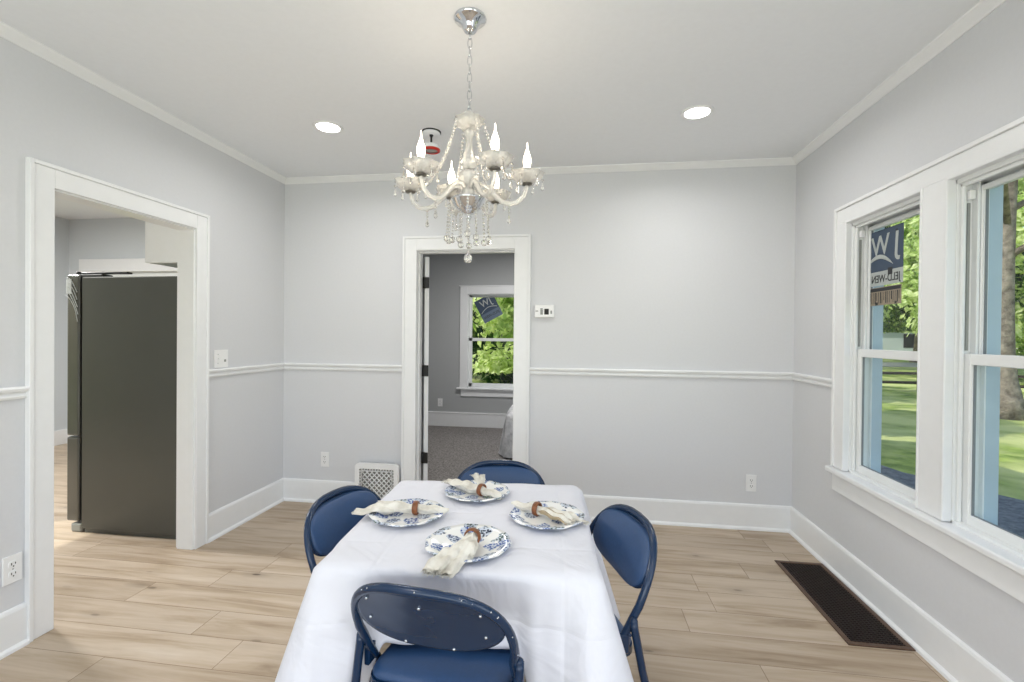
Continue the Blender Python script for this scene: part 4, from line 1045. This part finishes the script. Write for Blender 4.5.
for j in range(12):
    a = 2 * PI * j / 12 + .2; r = .064 + .030 * (j % 2); zb = 1.745 + .014 * ((j * 3) % 4) / 3
    b = MB(); p0 = (r * .9 * math.cos(a), r * .9 * math.sin(a), zl(1.905)); p1 = (r * math.cos(a), r * math.sin(a), zl(zb + .014))
    strand(b, p0, p1, 10, .0052, 0); b.ball((p1[0], p1[1], zl(zb)), .0135, 10, smooth=False); b.build('ball_drop', M['clear'], CHD)
b = MB(); b.tube([(0, 0, zl(1.83)), (0, 0, zl(1.70))], .0009, 5); strand(b, (0, 0, zl(1.82)), (0, 0, zl(1.70)), 7, .004, 0)
b.lathe([(0, .024), (.006, .019), (.015, .008), (.0185, -.003), (.014, -.014), (.006, -.019), (0, -.020)], 12, (0, 0, zl(1.682)), smooth=False); b.build('centre_drop', M['clear'], CHD)

# ------------------------------------------------------------------ outside
GZ = -.40
b = MB(); b.box(-60, 6.0, -40, 90, GZ - .3, GZ - .02); b.box(6.0, 90, -40, 90, GZ - .3, GZ)
o = struct(b.build('ground', M['grass']), 'sunlit green lawn outside the windows', 'lawn')
b = MB(); b.prism([(4.06, -8), (6.9, -8), (7.6, 0), (7.3, 2.3), (6.7, 3.3), (6.4, 5), (6.2, 8), (4.06, 12)], GZ - .05, GZ + .012, 'z'); struct(b.build('ground_gravel_shade', M['gravel']), 'grey gravel strip widened to stand in for the house shade', 'gravel')  # real gravel, extended so its bluish grey also paints the house shade
b = MB(); b.box(14, 90, 30, 36, GZ - .05, GZ + .02); struct(b.build('road', M['asphalt']), 'pale road across the far lawn', 'road')
b = MB(); b.box(-3.98, 4.3, -5.5, 3.8, 2.86, 2.98); b.prism([(-3.98, 2.98), (4.3, 2.98), (.1, 4.4)], -5.5, 3.8, 'y'); struct(b.build('roof', M['roofing']), 'roof of the house', 'roof')
b = MB(); b.box(-4.0, 4.13, -5.18, -5.13, GZ, .36); b.box(WX1, WX1 + .03, -5.2, 3.4, GZ, WZ0 - .06); b.box(WX1, WX1 + .03, -5.2, 3.4, WZ1 + .08, 2.86); b.box(WX1, WX1 + .03, Y1a + .06, 3.4, WZ0 - .06, WZ1 + .08); b.box(WX1, WX1 + .03, Y2a + .06, Y1b - .06, WZ0 - .06, WZ1 + .08)
struct(b.build('exterior_siding', M['siding']), 'outer siding of the house', 'siding')

def tree(name, label, loc, h, cr, crown_z, mat, n, leaf, trunk_r, seed, trunk=True, squash=1.0, low=0):
    rg = random.Random(seed)
    t = thing(name, label, 'tree', loc)
    if trunk:
        b = MB(); pts = []; rr = []
        for i in range(25):
            k = i / 24; pts.append((.35 * trunk_r * math.sin(k * 5 + seed), .3 * trunk_r * math.cos(k * 4), h * k * .8)); rr.append(trunk_r * (1.05 + 1.1 * (1 - k / .14) ** 2 if k < .14 else 1.15 - .72 * k))
        b.tube(pts, rr, 14)
        for _ in range(7):
            k = rg.uniform(.35, .8); a = rg.uniform(0, 6.28); L = cr * rg.uniform(.5, .8); z = h * .8 * k
            b.tube([(0, 0, z), (math.cos(a) * L * .5, math.sin(a) * L * .5, z + L * .3), (math.cos(a) * L, math.sin(a) * L, z + L * .45)], [trunk_r * .35, trunk_r * .2, trunk_r * .06], 7)
        b.build('trunk', M['bark'], t)
    b = MB(); bm = b.bm
    clumps = []
    for _ in range(46):
        while True:
            p = Vector((rg.uniform(-1, 1), rg.uniform(-1, 1), rg.uniform(-1, 1)))
            if p.length < 1: break
        p.normalize(); p *= rg.uniform(.45, 1) 
        clumps.append((Vector((p.x * cr, p.y * cr, crown_z + p.z * cr * squash)), cr * rg.uniform(.16, .36)))
    for i in range(n):
        c, r = clumps[rg.randrange(len(clumps))]
        d = Vector((rg.gauss(0, 1), rg.gauss(0, 1), rg.gauss(0, .7))).normalized() * r * rg.uniform(.5, 1.1); p = c + d
        if p.z < low: p.z = low + rg.random() * .5
        nrm = (d.normalized() + Vector((rg.uniform(-.8, .8), rg.uniform(-.8, .8), rg.uniform(-.2, 1)))).normalized()
        a = nrm.orthogonal().normalized(); a.rotate(Matrix.Rotation(rg.uniform(0, 6.28), 3, nrm)); c2 = nrm.cross(a); s_ = leaf * rg.uniform(.6, 1.3)
        q = [p + a * s_, p + c2 * s_ * .5, p - a * s_, p - c2 * s_ * .5]
        bm.faces.new([bm.verts.new(v) for v in q])
    b.build('foliage', M[mat], t)
    return t
tree('oak_tree', 'large oak with a thick grey trunk beyond the near window', (12.16, 8.65, GZ), 13, 6.0, 11.0, 'leafdark', 9000, .20, .215, 3, squash=.45, low=6.6)
for (x, y, cr, cz_, lab) in ((4.7, 5.6, 1.5, 4.3, 'small shade tree by the corner of the house'), (4.9, 11.0, 2.3, 5.2, 'shade tree on the lawn nearest the house wall'), (9.2, 18.6, 2.8, 5.4, 'shade tree on the lawn midway to the road'), (14.0, 27.5, 3.2, 6.0, 'shade tree on the lawn close to the road')):
    tree('garden_tree', lab, (x, y, GZ), cz_ + cr, cr, cz_, 'leaf', 4200, .17, .2, int(x * 10), low=2.6)
tt = [((21, 21), 'leafpale', 13, 5.5, 5.5, 'pale sunlit tree behind the oak beyond the near window'), ((25.5, 17), 'leafdark', 15, 6.5, 7.5, 'dark tree at the right behind the oak'),
      ((24, 34.5), 'leaf', 14, 6.2, 6.6, 'green tree beyond the fence, left part of the far window view'), ((29, 37), 'leafpale', 14, 6, 6, 'pale green tree beyond the fence, centre of the far window view'),
      ((33.5, 33), 'leaf', 15, 7, 7.5, 'green tree beyond the fence behind the window mullion'), ((17.5, 26.8), 'leafdark', 12, 3.6, 8.2, 'dark tree overhanging the fence in the far window view')]
for i, ((x, y), mt, h, cr, cz_, lab) in enumerate(tt):
    tree('garden_tree', lab, (x, y, GZ), h, cr, cz_, mt, 11000, .22, .28, 20 + i, low=2.4 if i >= 2 else .6)
tree('maple_tree', 'pale leafed maple filling the bedroom window', (1.5, 8.6, GZ), 6, 2.7, 3.0, 'leafpale', 14000, .11, .13, 41, low=.9)
tree('dark_shrub', 'dark shrub low behind the bedroom window', (.6, 14.5, GZ), 2.4, 2.4, 1.4, 'leafdark', 4500, .13, .1, 42, low=.05)
tree('garden_tree', 'dark green tree behind the maple beyond the bedroom window', (-1.5, 18.5, GZ), 12, 6, 5.5, 'leafdark', 7000, .3, .28, 43, low=1.0)
tree('garden_tree', 'tree outside the kitchen window', (-5.5, 9.5, GZ), 8, 3.4, 4.2, 'leaf', 5000, .2, .2, 44, low=1.0)
# rail fence
fn = thing('rail_fence', 'dark split rail fence across the lawn in the far window view', 'fence', (13.62, 14.28, GZ))
fd = Vector((.97, -.24, 0)).normalized()
for i in range(-3, 6):
    p = fd * (i * 2.4 + .42); b = MB(); b.box(p.x - .07, p.x + .07, p.y - .07, p.y + .07, 0, .86, .01); b.build('post', M['fence'], fn)
for z in (.30, .62):
    for i in range(-3, 5):
        p = fd * (i * 2.4 + .42); q = fd * ((i + 1) * 2.4 + .42); b = MB(); b.tube([(p.x, p.y, z), ((p.x + q.x) / 2, (p.y + q.y) / 2, z - .02), (q.x, q.y, z)], .05, 7); b.build('rail', M['fence'], fn)
# distant house
hs = thing('distant_house', 'pale house far beyond the road behind the trees', 'house', (34, 50, GZ))
b = MB(); b.box(-7, 7, -4, 4, 0, 3.2); b.build('house_wall', M['siding'], hs)
b = MB(); b.prism([(-4.6, 3.2), (4.6, 3.2), (0, 5.8)], -7.5, 7.5, 'x'); b.build('house_roof', M['roofing'], hs)
for x in (-4, 0, 4):
    b = MB(); b.box(x - .6, x + .6, -4.04, -3.98, 1, 2.3); b.build('house_window', M['dark'], hs)
